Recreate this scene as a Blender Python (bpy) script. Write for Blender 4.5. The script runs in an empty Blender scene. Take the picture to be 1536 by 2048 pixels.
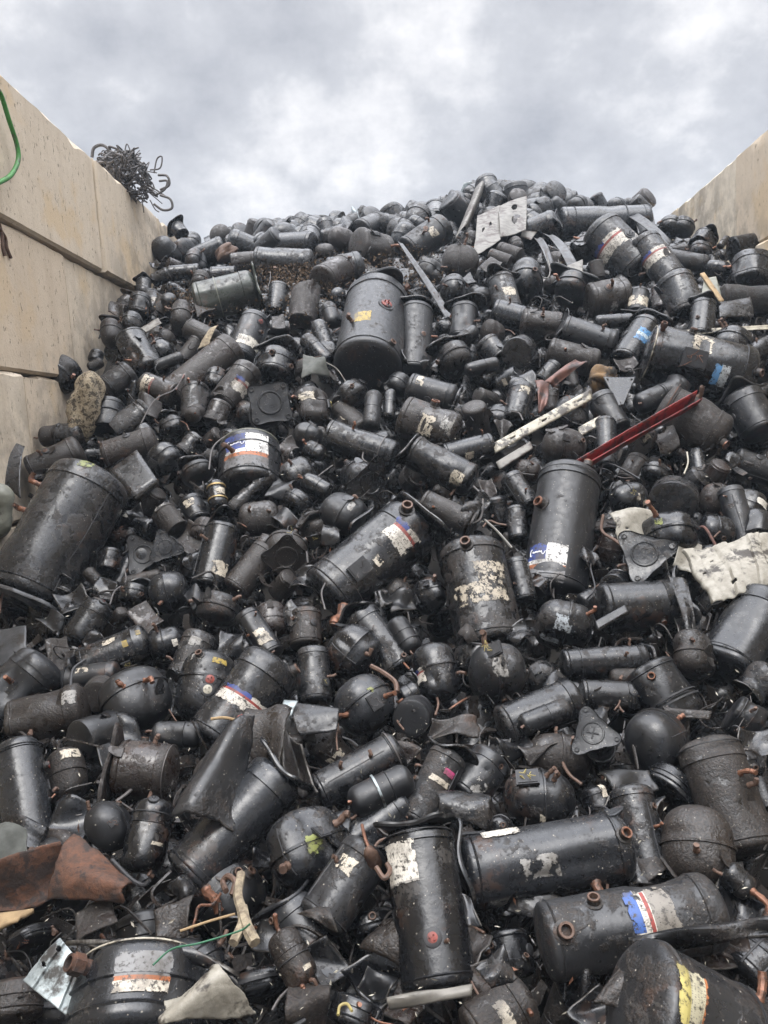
import bpy, math, random, re
import numpy as np
from mathutils import Vector, Matrix
R0 = random.Random(7)
C = bpy.context.scene.collection
scene = bpy.context.scene
F, CX, CY = 1547.0, 768.0, 1024.0
EYE = 2.03
rad = math.radians
# ---------------------------------------------------------------- camera
def norm(v): return v / np.linalg.norm(v)
Yc = norm(np.array([(745 - CX) / F, (CY - 838) / F, -1.0]))
rho = rad(3.5)
Zc = np.array([-math.sin(rho), math.cos(rho), 0.0]); Zc = norm(Zc - Yc * Zc.dot(Yc))
Xc = np.cross(Yc, Zc)
M = np.array([Xc, Yc, Zc])                      # camera -> world
CAM = np.array([0.0, 0.0, EYE])
cam_d = bpy.data.cameras.new('camera'); cam = bpy.data.objects.new('camera', cam_d); C.objects.link(cam)
cam_d.sensor_fit = 'VERTICAL'; cam_d.sensor_height = 24.0; cam_d.lens = 24.0 * F / 2048.0
cam_d.clip_start = 0.05; cam_d.clip_end = 3000
cam.matrix_world = Matrix(((M[0][0], M[0][1], M[0][2], 0), (M[1][0], M[1][1], M[1][2], 0), (M[2][0], M[2][1], M[2][2], EYE), (0, 0, 0, 1)))
scene.camera = cam
def ray(px, py): return M @ np.array([(px - CX) / F, (CY - py) / F, -1.0])
def proj(P):
    v = M.T @ (np.asarray(P) - CAM)
    return CX - F * v[0] / v[2], CY + F * v[1] / v[2], -v[2]
# ---------------------------------------------------------------- the pile surface
PD = [-3, -0.6, .6, 1.0, 1.5, 2.0, 2.7, 3.5, 4.4, 5.5, 6.5, 8.0, 9.5, 10.5, 13, 16]
PZ = [-2.1, -2.05, -1.52, -1.40, -1.27, -1.14, -.98, -.6, 0, .75, 1.28, 1.86, 2.27, 2.22, .8, -2.1]
def H(x, d):
    z = np.interp(d, PD, PZ)
    s = min(1, max(0, (d - 7.5) / 1.5))
    return EYE + z + .30 * s * math.exp(-((x - 1.6) / .7) ** 2) - .10 * s * min(1, max(0, -x / 1.6))
def hit(px, py):
    r = ray(px, py); t = .55
    while t < 13:
        P = CAM + r * t
        if P[2] < H(P[0], P[1]): return t
        if P[1] > 9.6: return t
        t += .02
    return t
# ---------------------------------------------------------------- materials
def newmat(name):
    m = bpy.data.materials.new(name); m.use_nodes = True
    nt = m.node_tree; nt.nodes.clear()
    out = nt.nodes.new('ShaderNodeOutputMaterial')
    return m, nt, out
class N:
    def __init__(s, nt): s.nt = nt
    def n(s, typ, **kw):
        nd = s.nt.nodes.new('ShaderNode' + typ)
        for k, v in kw.items():
            if k.startswith('_'):
                i = k[1:]; i = int(i) if i.isdigit() else i
                s.put(nd.inputs[i], v)
            else: setattr(nd, k, v)
        return nd
    def put(s, inp, v):
        if isinstance(v, bpy.types.NodeSocket): s.nt.links.new(v, inp)
        elif isinstance(v, bpy.types.Node): s.nt.links.new(v.outputs[0], inp)
        else:
            if inp.type == 'RGBA' and not hasattr(v, '__len__'): v = (v, v, v, 1)
            if inp.type == 'RGBA' and len(v) == 3: v = (*v, 1)
            inp.default_value = v
    def math(s, op, a, b=None, c=None):
        nd = s.n('Math', operation=op); s.put(nd.inputs[0], a)
        if b is not None: s.put(nd.inputs[1], b)
        if c is not None: s.put(nd.inputs[2], c)
        return nd.outputs[0]
    def mix(s, f, a, b):
        nd = s.n('MixRGB'); s.put(nd.inputs[0], f); s.put(nd.inputs[1], a); s.put(nd.inputs[2], b); return nd.outputs[0]
    def ss(s, v, lo, hi):
        nd = s.n('MapRange', interpolation_type='SMOOTHSTEP'); s.put(nd.inputs[0], v); nd.inputs[1].default_value = lo; nd.inputs[2].default_value = hi
        return nd.outputs[0]
    def noise(s, vec, scale, detail=4, rough=.55):
        nd = s.n('TexNoise'); s.put(nd.inputs['Vector'], vec); nd.inputs['Scale'].default_value = scale
        nd.inputs['Detail'].default_value = detail; nd.inputs['Roughness'].default_value = rough; return nd.outputs[0]
    def coords(s):
        tc = s.n('TexCoord'); oi = s.n('ObjectInfo')
        off = s.n('VectorMath', operation='SCALE'); off.inputs[0].default_value = (37.1, 51.7, 23.3); s.put(off.inputs['Scale'], oi.outputs['Random'])
        ad = s.n('VectorMath', operation='ADD'); s.put(ad.inputs[0], tc.outputs['Object']); s.put(ad.inputs[1], off.outputs[0])
        return ad.outputs[0], oi, tc
def bump(g, height, strength=.4, dist=.01, nrm=None):
    b = g.n('Bump'); b.inputs['Strength'].default_value = strength; b.inputs['Distance'].default_value = dist
    g.put(b.inputs['Height'], height)
    if nrm is not None: g.put(b.inputs['Normal'], nrm)
    return b.outputs[0]
def metal_paint():
    """weathered wet black paint; the object's colour tints it, its alpha sets how muddy it is"""
    m, nt, out = newmat('weathered_paint'); g = N(nt)
    v, oi, tc = g.coords()
    n1 = g.noise(v, 9, 5); n2 = g.noise(v, 32, 6, .65); n3 = g.noise(v, 150, 3)
    base = g.mix(g.ss(n1, .35, .7), oi.outputs['Color'], (.0085, .0085, .0095))
    base = g.mix(.35, base, oi.outputs['Color'])
    # mud and rust film
    mudamt = oi.outputs['Alpha']
    th = g.math('ADD', g.math('MULTIPLY', n1, .55), g.math('MULTIPLY', n2, .55))
    md = g.math('SUBTRACT', g.math('ADD', th, g.math('MULTIPLY', mudamt, .34)), .67)
    mud = g.ss(md, 0, .09)
    mudc = g.mix(g.ss(n3, .35, .65), (.006, .0048, .004), (.027, .0185, .0128))
    col = g.mix(g.math('MULTIPLY', mud, .85), base, mudc)
    rs = g.math('MULTIPLY', g.ss(g.noise(v, 5.5, 6, .65), .585, .66), g.ss(n2, .4, .6)); col = g.mix(g.math('MULTIPLY', rs, .6), col, (.062, .030, .016))
    fl = g.math('MULTIPLY', g.ss(g.noise(v, 7.5, 8, .7), .60, .625), g.ss(n3, .38, .5)); col = g.mix(g.math('MULTIPLY', fl, .75), col, (.040, .036, .032))
    # pale streaks and chips of bare paint
    scr = g.n('TexNoise'); mp = g.n('Mapping'); g.put(mp.inputs[0], v); mp.inputs['Scale'].default_value = (14, 90, 40); mp.inputs['Rotation'].default_value = (.4, .8, .3)
    g.put(scr.inputs['Vector'], mp.outputs[0]); scr.inputs['Scale'].default_value = 1; scr.inputs['Detail'].default_value = 3
    scm = g.math('MULTIPLY', g.ss(scr.outputs[0], .70, .76), g.ss(n1, .5, .62))
    col = g.mix(g.math('MULTIPLY', scm, .6), col, (.11, .105, .095))
    vo = g.n('TexVoronoi'); g.put(vo.inputs['Vector'], v); vo.inputs['Scale'].default_value = 78; vo.inputs['Randomness'].default_value = 1
    vd = g.math('ADD', vo.outputs['Distance'], g.math('MULTIPLY', g.math('SUBTRACT', n3, .5), .3))
    sep = g.n('SeparateColor'); g.put(sep.inputs[0], vo.outputs['Color'])
    sp = g.math('MULTIPLY', g.math('LESS_THAN', vd, .14), g.math('GREATER_THAN', sep.outputs[0], .60))
    spc = g.mix(sep.outputs[1], (.05, .042, .034), (.34, .31, .26))
    col = g.mix(g.math('MULTIPLY', sp, .8), col, spc)
    v2 = g.n('TexVoronoi'); g.put(v2.inputs['Vector'], v); v2.inputs['Scale'].default_value = 170; s2 = g.n('SeparateColor'); g.put(s2.inputs[0], v2.outputs['Color'])
    col = g.mix(g.math('MULTIPLY', g.math('LESS_THAN', g.math('ADD', v2.outputs['Distance'], g.math('MULTIPLY', g.math('SUBTRACT', n3, .5), .5)), .15), g.math('MULTIPLY', g.math('GREATER_THAN', s2.outputs[0], .86), g.ss(n1, .46, .56))), col, (.30, .275, .235))
    dk = g.math('MULTIPLY', g.math('LESS_THAN', vd, .23), g.math('LESS_THAN', sep.outputs[0], .33))
    col = g.mix(g.math('MULTIPLY', dk, .8), col, (.006, .0055, .0055))
    rgh = g.math('ADD', g.math('MULTIPLY', g.ss(n2, .3, .7), .24), .13)
    rgh = g.math('ADD', rgh, g.math('ADD', g.math('MULTIPLY', mud, .24), g.math('ADD', g.math('MULTIPLY', fl, .2), g.math('MULTIPLY', g.math('POWER', oi.outputs['Random'], 2), .2))))
    hgt = g.math('ADD', g.math('MULTIPLY', n2, .5), g.math('MULTIPLY', g.math('MULTIPLY', mud, n3), 1.1))
    hgt = g.math('ADD', hgt, g.math('MULTIPLY', g.math('ADD', sp, dk), .55))
    b = g.n('BsdfPrincipled'); g.put(b.inputs['Base Color'], col); g.put(b.inputs['Roughness'], rgh)
    b.inputs['Specular IOR Level'].default_value = .58
    g.put(b.inputs['Normal'], bump(g, hgt, .45, .006))
    g.put(out.inputs[0], b.outputs[0]); return m
def simple(name, c1, c2, rough=.5, metal=0., scale=40, spots=None, bs=.4, spot_thr=.62):
    m, nt, out = newmat(name); g = N(nt); v, oi, tc = g.coords()
    n1 = g.noise(v, scale, 6, .65); n2 = g.noise(v, scale * .3, 5, .6)
    col = g.mix(g.ss(n1, .3, .7), c1, c2)
    if spots: col = g.mix(g.ss(g.math('ADD', g.math('MULTIPLY', n2, .6), g.math('MULTIPLY', n1, .4)), spot_thr - .05, spot_thr + .03), col, spots)
    b = g.n('BsdfPrincipled'); g.put(b.inputs['Base Color'], col); g.put(b.inputs['Roughness'], g.math('ADD', g.math('MULTIPLY', n1, .3), rough - .15))
    b.inputs['Metallic'].default_value = metal
    g.put(b.inputs['Normal'], bump(g, n1, bs, .004)); g.put(out.inputs[0], b.outputs[0]); return m
def sticker_mat(style, rects, base, thr, prints=True):
    m, nt, out = newmat('sticker_' + style); g = N(nt); v, oi, tc = g.coords()
    sp = g.n('SeparateXYZ'); g.put(sp.inputs[0], tc.outputs['UV']); u, w = sp.outputs[0], sp.outputs[1]
    col = base
    n2 = g.noise(v, 75, 5, .7)
    if prints:
        row = g.math('GREATER_THAN', g.math('FRACT', g.math('MULTIPLY', w, 9)), .5)
        wd = g.n('TexNoise'); cb = g.n('CombineXYZ'); g.put(cb.inputs[0], g.math('MULTIPLY', u, 34)); g.put(cb.inputs[1], g.math('FLOOR', g.math('MULTIPLY', w, 9)))
        g.put(wd.inputs['Vector'], cb.outputs[0]); wd.inputs['Scale'].default_value = 1; wd.inputs['Detail'].default_value = 2
        pr = g.math('MULTIPLY', row, g.math('GREATER_THAN', wd.outputs[0], .55))
        col = g.mix(g.math('MULTIPLY', pr, .6), col, (.09, .09, .1))
    for (u0, u1, v0, v1, c) in rects:
        k = g.math('MULTIPLY', g.math('MULTIPLY', g.math('GREATER_THAN', u, u0), g.math('LESS_THAN', u, u1)), g.math('MULTIPLY', g.math('GREATER_THAN', w, v0), g.math('LESS_THAN', w, v1)))
        col = g.mix(k, col, c)
    col = g.mix(g.ss(n2, .50, .64), col, (.03, .026, .022))
    col = g.mix(g.math('MULTIPLY', g.ss(g.noise(v, 14, 5, .6), .45, .7), .75), col, (.07, .058, .045))
    ed = g.math('MINIMUM', g.math('MINIMUM', u, g.math('SUBTRACT', 1, u)), g.math('MINIMUM', w, g.math('SUBTRACT', 1, w)))
    n1 = g.noise(v, 30, 7, .68)
    col = g.mix(.14, col, (.05, .045, .04))
    al = g.math('ADD', n1, g.math('MULTIPLY', g.ss(ed, 0, .14), .16))
    a = g.ss(al, thr + .03, thr + .07)
    b = g.n('BsdfPrincipled'); g.put(b.inputs['Base Color'], col); b.inputs['Roughness'].default_value = .5
    g.put(b.inputs['Alpha'], a); g.put(out.inputs[0], b.outputs[0]); return m
W_, BL, RD, OR, YE = (.62, .59, .53), (.022, .05, .22), (.28, .04, .03), (.40, .12, .035), (.36, .25, .03)
MAT = dict(
    paint=metal_paint(),
    copper=simple('corroded_copper', (.11, .052, .032), (.25, .115, .068), .45, .45, 70, (.05, .035, .028), .4, .56),
    rust=simple('rusty_steel', (.042, .021, .013), (.125, .052, .027), .75, 0, 48, (.026, .017, .014), 1., .52),
    brownpipe=simple('tarnished_pipe', (.07, .04, .028), (.14, .085, .06), .6, .2, 60, (.03, .025, .02)),
    rubber=simple('dark_rubber', (.012, .012, .013), (.03, .03, .032), .55, 0, 50),
    red=simple('faded_red_paint', (.25, .015, .013), (.15, .012, .011), .45, 0, 26, (.03, .012, .011), .4, .54),
    cream=simple('dirty_cream_metal', (.40, .37, .29), (.28, .25, .20), .5, 0, 30, (.05, .042, .033), .5, .53),
    whitesheet=simple('dirty_white_metal', (.30, .28, .235), (.20, .182, .146), .55, 0, 30, (.04, .033, .026), .9, .57),
    galv=simple('galvanised_steel', (.30, .335, .34), (.19, .22, .225), .4, .4, 34, (.04, .037, .034), .5, .55),
    beige=simple('bent_beige_steel', (.155, .143, .122), (.10, .094, .083), .5, .1, 22, (.05, .035, .026), .5, .55),
    greysheet=simple('grey_sheet_steel', (.06, .062, .066), (.03, .031, .033), .4, .2, 24, (.02, .016, .013), .6, .54),
    olive=simple('olive_plate', (.20, .20, .16), (.14, .14, .11), .5, 0, 25, (.05, .04, .03)),
    rock=simple('ochre_rock', (.17, .10, .04), (.07, .05, .035), .85, 0, 22, (.02, .017, .014), 1, .55),
    foam=simple('mottled_foam', (.34, .29, .205), (.20, .155, .10), .9, 0, 110, (.06, .048, .034), 1, .535),
    rag=simple('dirty_rag', (.30, .25, .17), (.13, .10, .07), .95, 0, 60, (.06, .05, .04), .8),
    wood=simple('dry_wood', (.34, .24, .13), (.22, .15, .08), .85, 0, 30, (.08, .06, .04)),
    greyrag=simple('grey_green_sheet', (.085, .088, .078), (.05, .052, .045), .8, 0, 24, (.16, .15, .08), .6, .66),
    green=simple('green_plastic', (.05, .23, .04), (.035, .16, .03), .5, 0, 24, (.06, .08, .04), .4, .55),
    greenwire=simple('green_wire', (.03, .14, .07), (.02, .09, .045), .5, 0, 20),
    yellowwire=simple('yellow_wire', (.40, .33, .10), (.25, .2, .08), .5, 0, 20),
    wire=simple('bare_wire', (.05, .045, .042), (.10, .09, .085), .5, .2, 30),
    redplug=simple('red_terminal', (.24, .035, .022), (.12, .03, .02), .5, 0, 90, (.02, .014, .014), .4, .54),
    brass=simple('dull_brass', (.36, .25, .10), (.22, .16, .08), .45, .5, 40, (.05, .04, .03)),
    ivory=simple('ivory_plastic', (.42, .39, .32), (.3, .28, .22), .5, 0, 50, (.12, .1, .07)),
    terracotta=simple('pink_copper_sheet', (.13, .06, .045), (.07, .035, .028), .45, .4, 24, (.03, .02, .017), .5, .54),
    rim=simple('bare_torn_edge', (.16, .15, .135), (.05, .045, .04), .4, .4, 60, (.03, .025, .02), .4, .55),
    ink=simple('white_print', (.75, .76, .78), (.7, .7, .72), .5),
)
ST = {}
for nm, rects, base, thr, pr in [
    ('cream', [], (.52, .46, .36), .55, True), ('white', [(0, 1, 0, .06, (.3, .28, .25))], (.66, .62, .54), .46, True),
    ('rwb', [(0, 1, .62, .76, RD), (0, .5, .76, 1, BL)], (.58, .54, .47), .48, True),
    ('bwo', [(0, .5, .55, 1, BL), (0, 1, .32, .44, OR), (0, 1, 0, .32, (.13, .13, .135))], (.70, .69, .66), .42, False),
    ('wbr', [(0, .75, 0, .24, (.035, .10, .33)), (.1, .9, .36, .44, RD), (0, 1, .46, 1, (.22, .2, .17))], (.55, .51, .44), .51, True),
    ('yel', [], YE, .47, True), ('yw', [(0, 1, .91, 1, (.42, .15, .05)), (0, 1, 0, .38, (.46, .39, .13))], (.50, .46, .32), .51, True),
    ('pink', [], (.55, .05, .2), .42, False), ('blue', [(0, 1, .35, .6, (.45, .55, .62))], (.07, .25, .5), .45, True),
    ('bluew', [(0, 1, .0, .45, (.12, .3, .55))], (.5, .53, .54), .47, True),
    ('ygr', [], (.20, .22, .06), .60, False), ('wo', [(0, 1, .3, .42, OR), (0, 1, 0, .3, (.62, .56, .46)), (0, 1, .42, 1, (.2, .2, .2))], (.2, .2, .2), .43, True),
    ('ghost', [], (.30, .29, .27), .58, True), ('red', [], (.3, .05, .04), .45, False), ('smear', [], (.40, .35, .27), .60, False), ('flake', [], (.46, .50, .53), .585, True)]:
    ST[nm] = sticker_mat(nm, rects, base, thr, pr)
COL = dict(k=(.0058, .0062, .0072, .14), n=(.0072, .0072, .0076, .30), m=(.009, .008, .0072, .66), g=(.0165, .017, .0182, .35),
           b=(.018, .0142, .0118, .62), d=(.024, .016, .0128, .55), o=(.050, .057, .045, .22), r=(.05, .022, .012, .5), s=(.0155, .0168, .0190, .08))
# ---------------------------------------------------------------- mesh helpers
def mesh(name, V, Fc, mat, smooth=True, ang=38, uv=None):
    me = bpy.data.meshes.new(name)
    V = V.tolist() if hasattr(V, 'tolist') else V
    me.from_pydata(V, [], Fc)
    me.materials.append(mat)
    if smooth:
        me.polygons.foreach_set('use_smooth', [True] * len(me.polygons))
        me.set_sharp_from_angle(angle=rad(ang))
    if uv is not None:
        L = me.uv_layers.new(name='uv'); idx = np.empty(len(me.loops), dtype=np.int32); me.loops.foreach_get('vertex_index', idx)
        L.data.foreach_set('uv', np.asarray(uv, dtype=np.float32)[idx].ravel())
    me.update(); return me
class MB:
    def __init__(s): s.v = []; s.f = []; s.n = 0
    def add(s, V, Fc):
        s.v.append(np.asarray(V, dtype=float)); s.f += [tuple(i + s.n for i in f) for f in Fc]; s.n += len(V); return s
    def mesh(s, name, mat, **k): return mesh(name, np.concatenate(s.v), s.f, mat, **k)
def obj(name, me, parent=None, col=None):
    o = bpy.data.objects.new(name, me); C.objects.link(o)
    if parent is not None: o.parent = parent
    if col: o.color = col
    return o
def tag(o, label=None, cat=None, group=None, kind=None):
    if label: o['label'] = label
    if cat: o['category'] = cat
    if group: o['group'] = group
    if kind: o['kind'] = kind
    return o
def gridf(nu, nv, closed_u=False):
    f = []
    for j in range(nv - 1):
        for i in range(nu if closed_u else nu - 1):
            a = j * nu + i; b = j * nu + (i + 1) % nu
            f.append((a, b, b + nu, a + nu))
    return f
def tube(pts, r, seg=8, cap=True, closed=False):
    P = np.asarray(pts, float); n = len(P)
    T = np.gradient(P, axis=0); T /= np.linalg.norm(T, axis=1)[:, None] + 1e-9
    a = np.array([0, 0, 1.]) if abs(T[0][2]) < .9 else np.array([1., 0, 0])
    U = np.cross(T[0], a); U /= np.linalg.norm(U); V = []
    rr = r if hasattr(r, '__len__') else [r] * n
    for i in range(n):
        U = U - T[i] * U.dot(T[i]); U /= np.linalg.norm(U) + 1e-9; W = np.cross(T[i], U)
        for k in range(seg):
            t = 2 * math.pi * k / seg; V.append(P[i] + rr[i] * (math.cos(t) * U + math.sin(t) * W))
    f = gridf(seg, n, True)
    if cap: f += [tuple(range(seg))[::-1], tuple(range((n - 1) * seg, n * seg))]
    return np.array(V), f
def lathe(p, n, prof, seg=18, cap=False):
    u = norm(np.cross(n, [.31, .17, .93])); w = np.cross(n, u); V = []
    for r, h in prof:
        for k in range(seg): t = 2 * math.pi * k / seg; V.append(p + n * h + (u * math.cos(t) + w * math.sin(t)) * r)
    f = gridf(seg, len(prof), True)
    if cap: f.append(tuple(range((len(prof) - 1) * seg, len(prof) * seg)))
    return np.array(V), f
def spline(pts, n=8):
    P = np.asarray(pts, float)
    if len(P) < 3: return np.array([P[0] + (P[-1] - P[0]) * t for t in np.linspace(0, 1, max(3, n))])
    Q = np.vstack([2 * P[0] - P[1], P, 2 * P[-1] - P[-2]]); out = []
    for i in range(1, len(Q) - 2):
        for t in np.linspace(0, 1, n, endpoint=False):
            a, b, c, d = Q[i - 1], Q[i], Q[i + 1], Q[i + 2]
            out.append(.5 * (2 * b + (c - a) * t + (2 * a - 5 * b + 4 * c - d) * t * t + (3 * b - a - 3 * c + d) * t ** 3))
    out.append(P[-1]); return np.array(out)
def boxv(c, s, rot=None):
    V = np.array([(x, y, z) for x in (-.5, .5) for y in (-.5, .5) for z in (-.5, .5)]) * np.array(s)
    if rot is not None: V = V @ np.asarray(rot).T
    return V + np.asarray(c), [(0, 1, 3, 2), (4, 6, 7, 5), (0, 4, 5, 1), (2, 3, 7, 6), (0, 2, 6, 4), (1, 5, 7, 3)]
# ---------------------------------------------------------------- vessel bodies
def arcp(r0, z0, r1, z1, n, kind):
    """quarter superellipse between an axis point and a wall point"""
    out = []
    for i in range(n):
        t = i / n * math.pi / 2
        c, s = math.cos(t) ** .8, math.sin(t) ** .8
        if kind == 'bot': out.append((r1 * s, z1 - (z1 - z0) * c))
        else: out.append((r1 * math.cos(t) ** .8, z1 + (z0 - z1) * math.sin(t) ** .8))
    return out
def profile(kind, R, L, rng, lod):
    n = 7 if lod > 1 else (4 if lod else 3)
    p = []
    if kind in ('cyl', 'tank'):
        hb, ht = min(.26 * R, L * .2), min((.42 if kind == 'cyl' else .5) * R, L * .25)
        p += [(.0, 0)] + arcp(0, 0, R, hb, n, 'bot')[1:]
        s = .022 * R + .0012
        z1, z2 = hb + .10 * R, L - ht - rng.uniform(.05, .35) * R
        z2 = max(z2, z1 + .2 * L)
        p += [(R, hb), (R, z1 - s), (R + s, z1), (R, z1 + s)]
        for q in np.linspace(z1, z2, 8 if lod > 1 else 3)[1:-1]: p.append((R, q))
        Rt = R * 1.022
        p += [(R, z2 - s), (Rt + s * .5, z2 - s * .2), (Rt + s * .5, z2 + s * .6), (Rt, z2 + s * 1.6), (Rt, L - ht)]
        p += [(r, z) for r, z in arcp(0, L, Rt, L - ht, n, 'top')[1:]] + [(0, L)]
    elif kind == 'pot':
        q = rng.uniform(2.5, 4.2); m = 14 if lod > 1 else 8; h = L / 2; sm = rng.uniform(.42, .58)
        for i in range(m):
            c = (i / m) ** 1.35; p.append((R * (1 - (1 - c) ** q) ** (1 / 2.1), L * sm * c))
        s = .03 * R; p += [(R, L * sm - 2 * s), (R * 1.055, L * sm - 1.6 * s), (R * 1.06, L * sm + .6 * s), (R * 1.02, L * sm + 1.2 * s)]
        for i in range(1, m + 1):
            c = 1 - (1 - i / m) ** 1.35; p.append((R * .995 * max(0., 1 - c ** q) ** (1 / 2.1), L * sm + s * 1.4 + (L * (1 - sm) - s * 1.4) * c))
    elif kind == 'can':
        f = .10 * R
        p += [(0, 0), (R * .6, 0), (R - f, 0), (R - .3 * f, .3 * f), (R, f)]
        for q in np.linspace(f, L - f, 6 if lod > 1 else 3)[1:-1]: p.append((R, q))
        s = .03 * R; p += [(R, L - 4 * f), (R + s, L - 4 * f + s), (R + s, L - 3 * f), (R * .985, L - 3 * f + s), (R * .985, L - 1.4 * f), (R * .93, L - .5 * f), (R * .8, L), (0, L)]
    elif kind == 'acc':
        h = min(.75 * R, L * .25)
        p += [(.0, 0)] + arcp(0, 0, R, h, n, 'bot')[1:] + [(R, h)]
        zm = L * rng.uniform(.5, .72); s = .03 * R
        for q in np.linspace(h, zm, 4)[1:-1]: p.append((R, q))
        p += [(R, zm - s), (R * 1.04, zm), (R * .97, zm + s)]
        for q in np.linspace(zm, L - h, 4)[1:-1]: p.append((R * .97, q))
        p += [(R * .97, L - h)] + arcp(0, L, R * .97, L - h, n, 'top')[1:] + [(0, L)]
    q = [p[0]]
    for r, z in p[1:]:
        q.append((r, max(z, q[-1][1] + 1e-5)))
    return q
class Body:
    def __init__(s, kind, R, L, rng, lod=2, crush=0.):
        s.kind, s.R, s.L = kind, R, L; s.seg = (14, 28, 52)[lod]
        s.p = profile('cyl' if kind == 'torn' else kind, R, L, rng, lod)
        s.pr = np.array([a for a, _ in s.p]); s.pz = np.array([b for _, b in s.p])
        s.ov = (rng.uniform(-.12, .12) if kind == 'pot' else rng.uniform(-.03, .03)) * (1 + 2 * crush); s.op = rng.uniform(0, 3.1)
        s.d = []
        for i in range(rng.randint(1, 4) + int(crush * 6)):
            s.d.append((rng.uniform(-1.6, 1.6) if rng.random() < .7 else rng.uniform(-3.1, 3.1), rng.uniform(.1, .95) * L, rng.uniform(.18, .6), rng.uniform(.1, .35) * R * 1.6, rng.uniform(.015, .07) * R * (1 + 4 * crush)))
    def disp(s, th, z):
        k = 1 + s.ov * np.cos(2 * (th - s.op))
        o = 0
        for (t0, z0, a, b, dp) in s.d:
            dt = (th - t0 + math.pi) % (2 * math.pi) - math.pi
            o = o - dp * np.exp(-(dt / a) ** 2 - ((z - z0) / b) ** 2)
        return k, o
    def rz(s, z): return float(np.interp(z, s.pz, s.pr))
    def pt(s, t, ang, off=0.):
        """surface point + outward normal at axial fraction t, angle ang (deg, 0 = towards the viewer)"""
        z = t * s.L; th = rad(ang); r = s.rz(z); k, o = s.disp(np.array(th), np.array(z)); r = float(r * k + o * min(1, r / s.R))
        dr = (s.rz(z + .02 * s.L) - s.rz(z - .02 * s.L)) / (.04 * s.L); nz = -dr
        n = norm(np.array([math.cos(th), math.sin(th), nz]))
        return np.array([r * math.cos(th), r * math.sin(th), z]) + n * off, n
    def build(s):
        th = np.linspace(0, 2 * math.pi, s.seg, endpoint=False); V = []; pr, pz = s.pr[1:-1], s.pz[1:-1]
        for r, z in zip(pr, pz):
            k, o = s.disp(th, z); q = r * k + o * min(1, r / s.R)
            zz = np.full_like(th, z)
            V.append(np.stack([q * np.cos(th), q * np.sin(th), zz], 1))
        V = np.concatenate(V); n = len(pr); f = gridf(s.seg, n, True)
        a = len(V); V = np.vstack([V, [[0, 0, s.pz[0]], [0, 0, s.pz[-1]]]])
        for i in range(s.seg):
            j = (i + 1) % s.seg; f.append((a, j, i)); f.append((a + 1, (n - 1) * s.seg + i, (n - 1) * s.seg + j))
        return V, f
def torn_tube(R, L, rng, seg=44, jag=.2, crush=1.):
    """open-ended cylinder with a ragged mouth at z=L, a real wall thickness and a closed foot at z=0"""
    b = Body('can', R, L, rng, 2, crush); th = np.linspace(0, 2 * math.pi, seg, endpoint=False)
    rim = L * (1 - jag * (.5 + .5 * np.sin(th * 1 + rng.uniform(0, 6))) * .8 - jag * .4 * np.array([rng.random() for _ in th]))
    rows = []
    for t in (0., .02, .15, .3, .45, .6, .75, .88, 1.):
        z = rim * t; k, o = b.disp(th, z); fl = 1 + .12 * max(0, t - .8) * np.sin(3 * th + 1)
        q = (R * (.93 if t == 0 else 1) * k + o) * fl; rows.append(np.stack([q * np.cos(th), q * np.sin(th), z], 1))
    for t in (1., .8, .5, .2, .05):
        z = np.maximum(rim * t, .01 * L); k, o = b.disp(th, z); fl = 1 + .12 * max(0, t - .8) * np.sin(3 * th + 1)
        q = ((R - .005) * k + o) * fl; rows.append(np.stack([q * np.cos(th), q * np.sin(th), z], 1))
    V = np.concatenate(rows); f = gridf(seg, len(rows), True); n = len(V)
    V = np.vstack([V, [[0, 0, 0], [0, 0, .012 * L]]])
    for i in range(seg):
        j = (i + 1) % seg; f.append((n, j, i)); f.append((n + 1, (len(rows) - 1) * seg + i, (len(rows) - 1) * seg + j))
    return V, f
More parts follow.
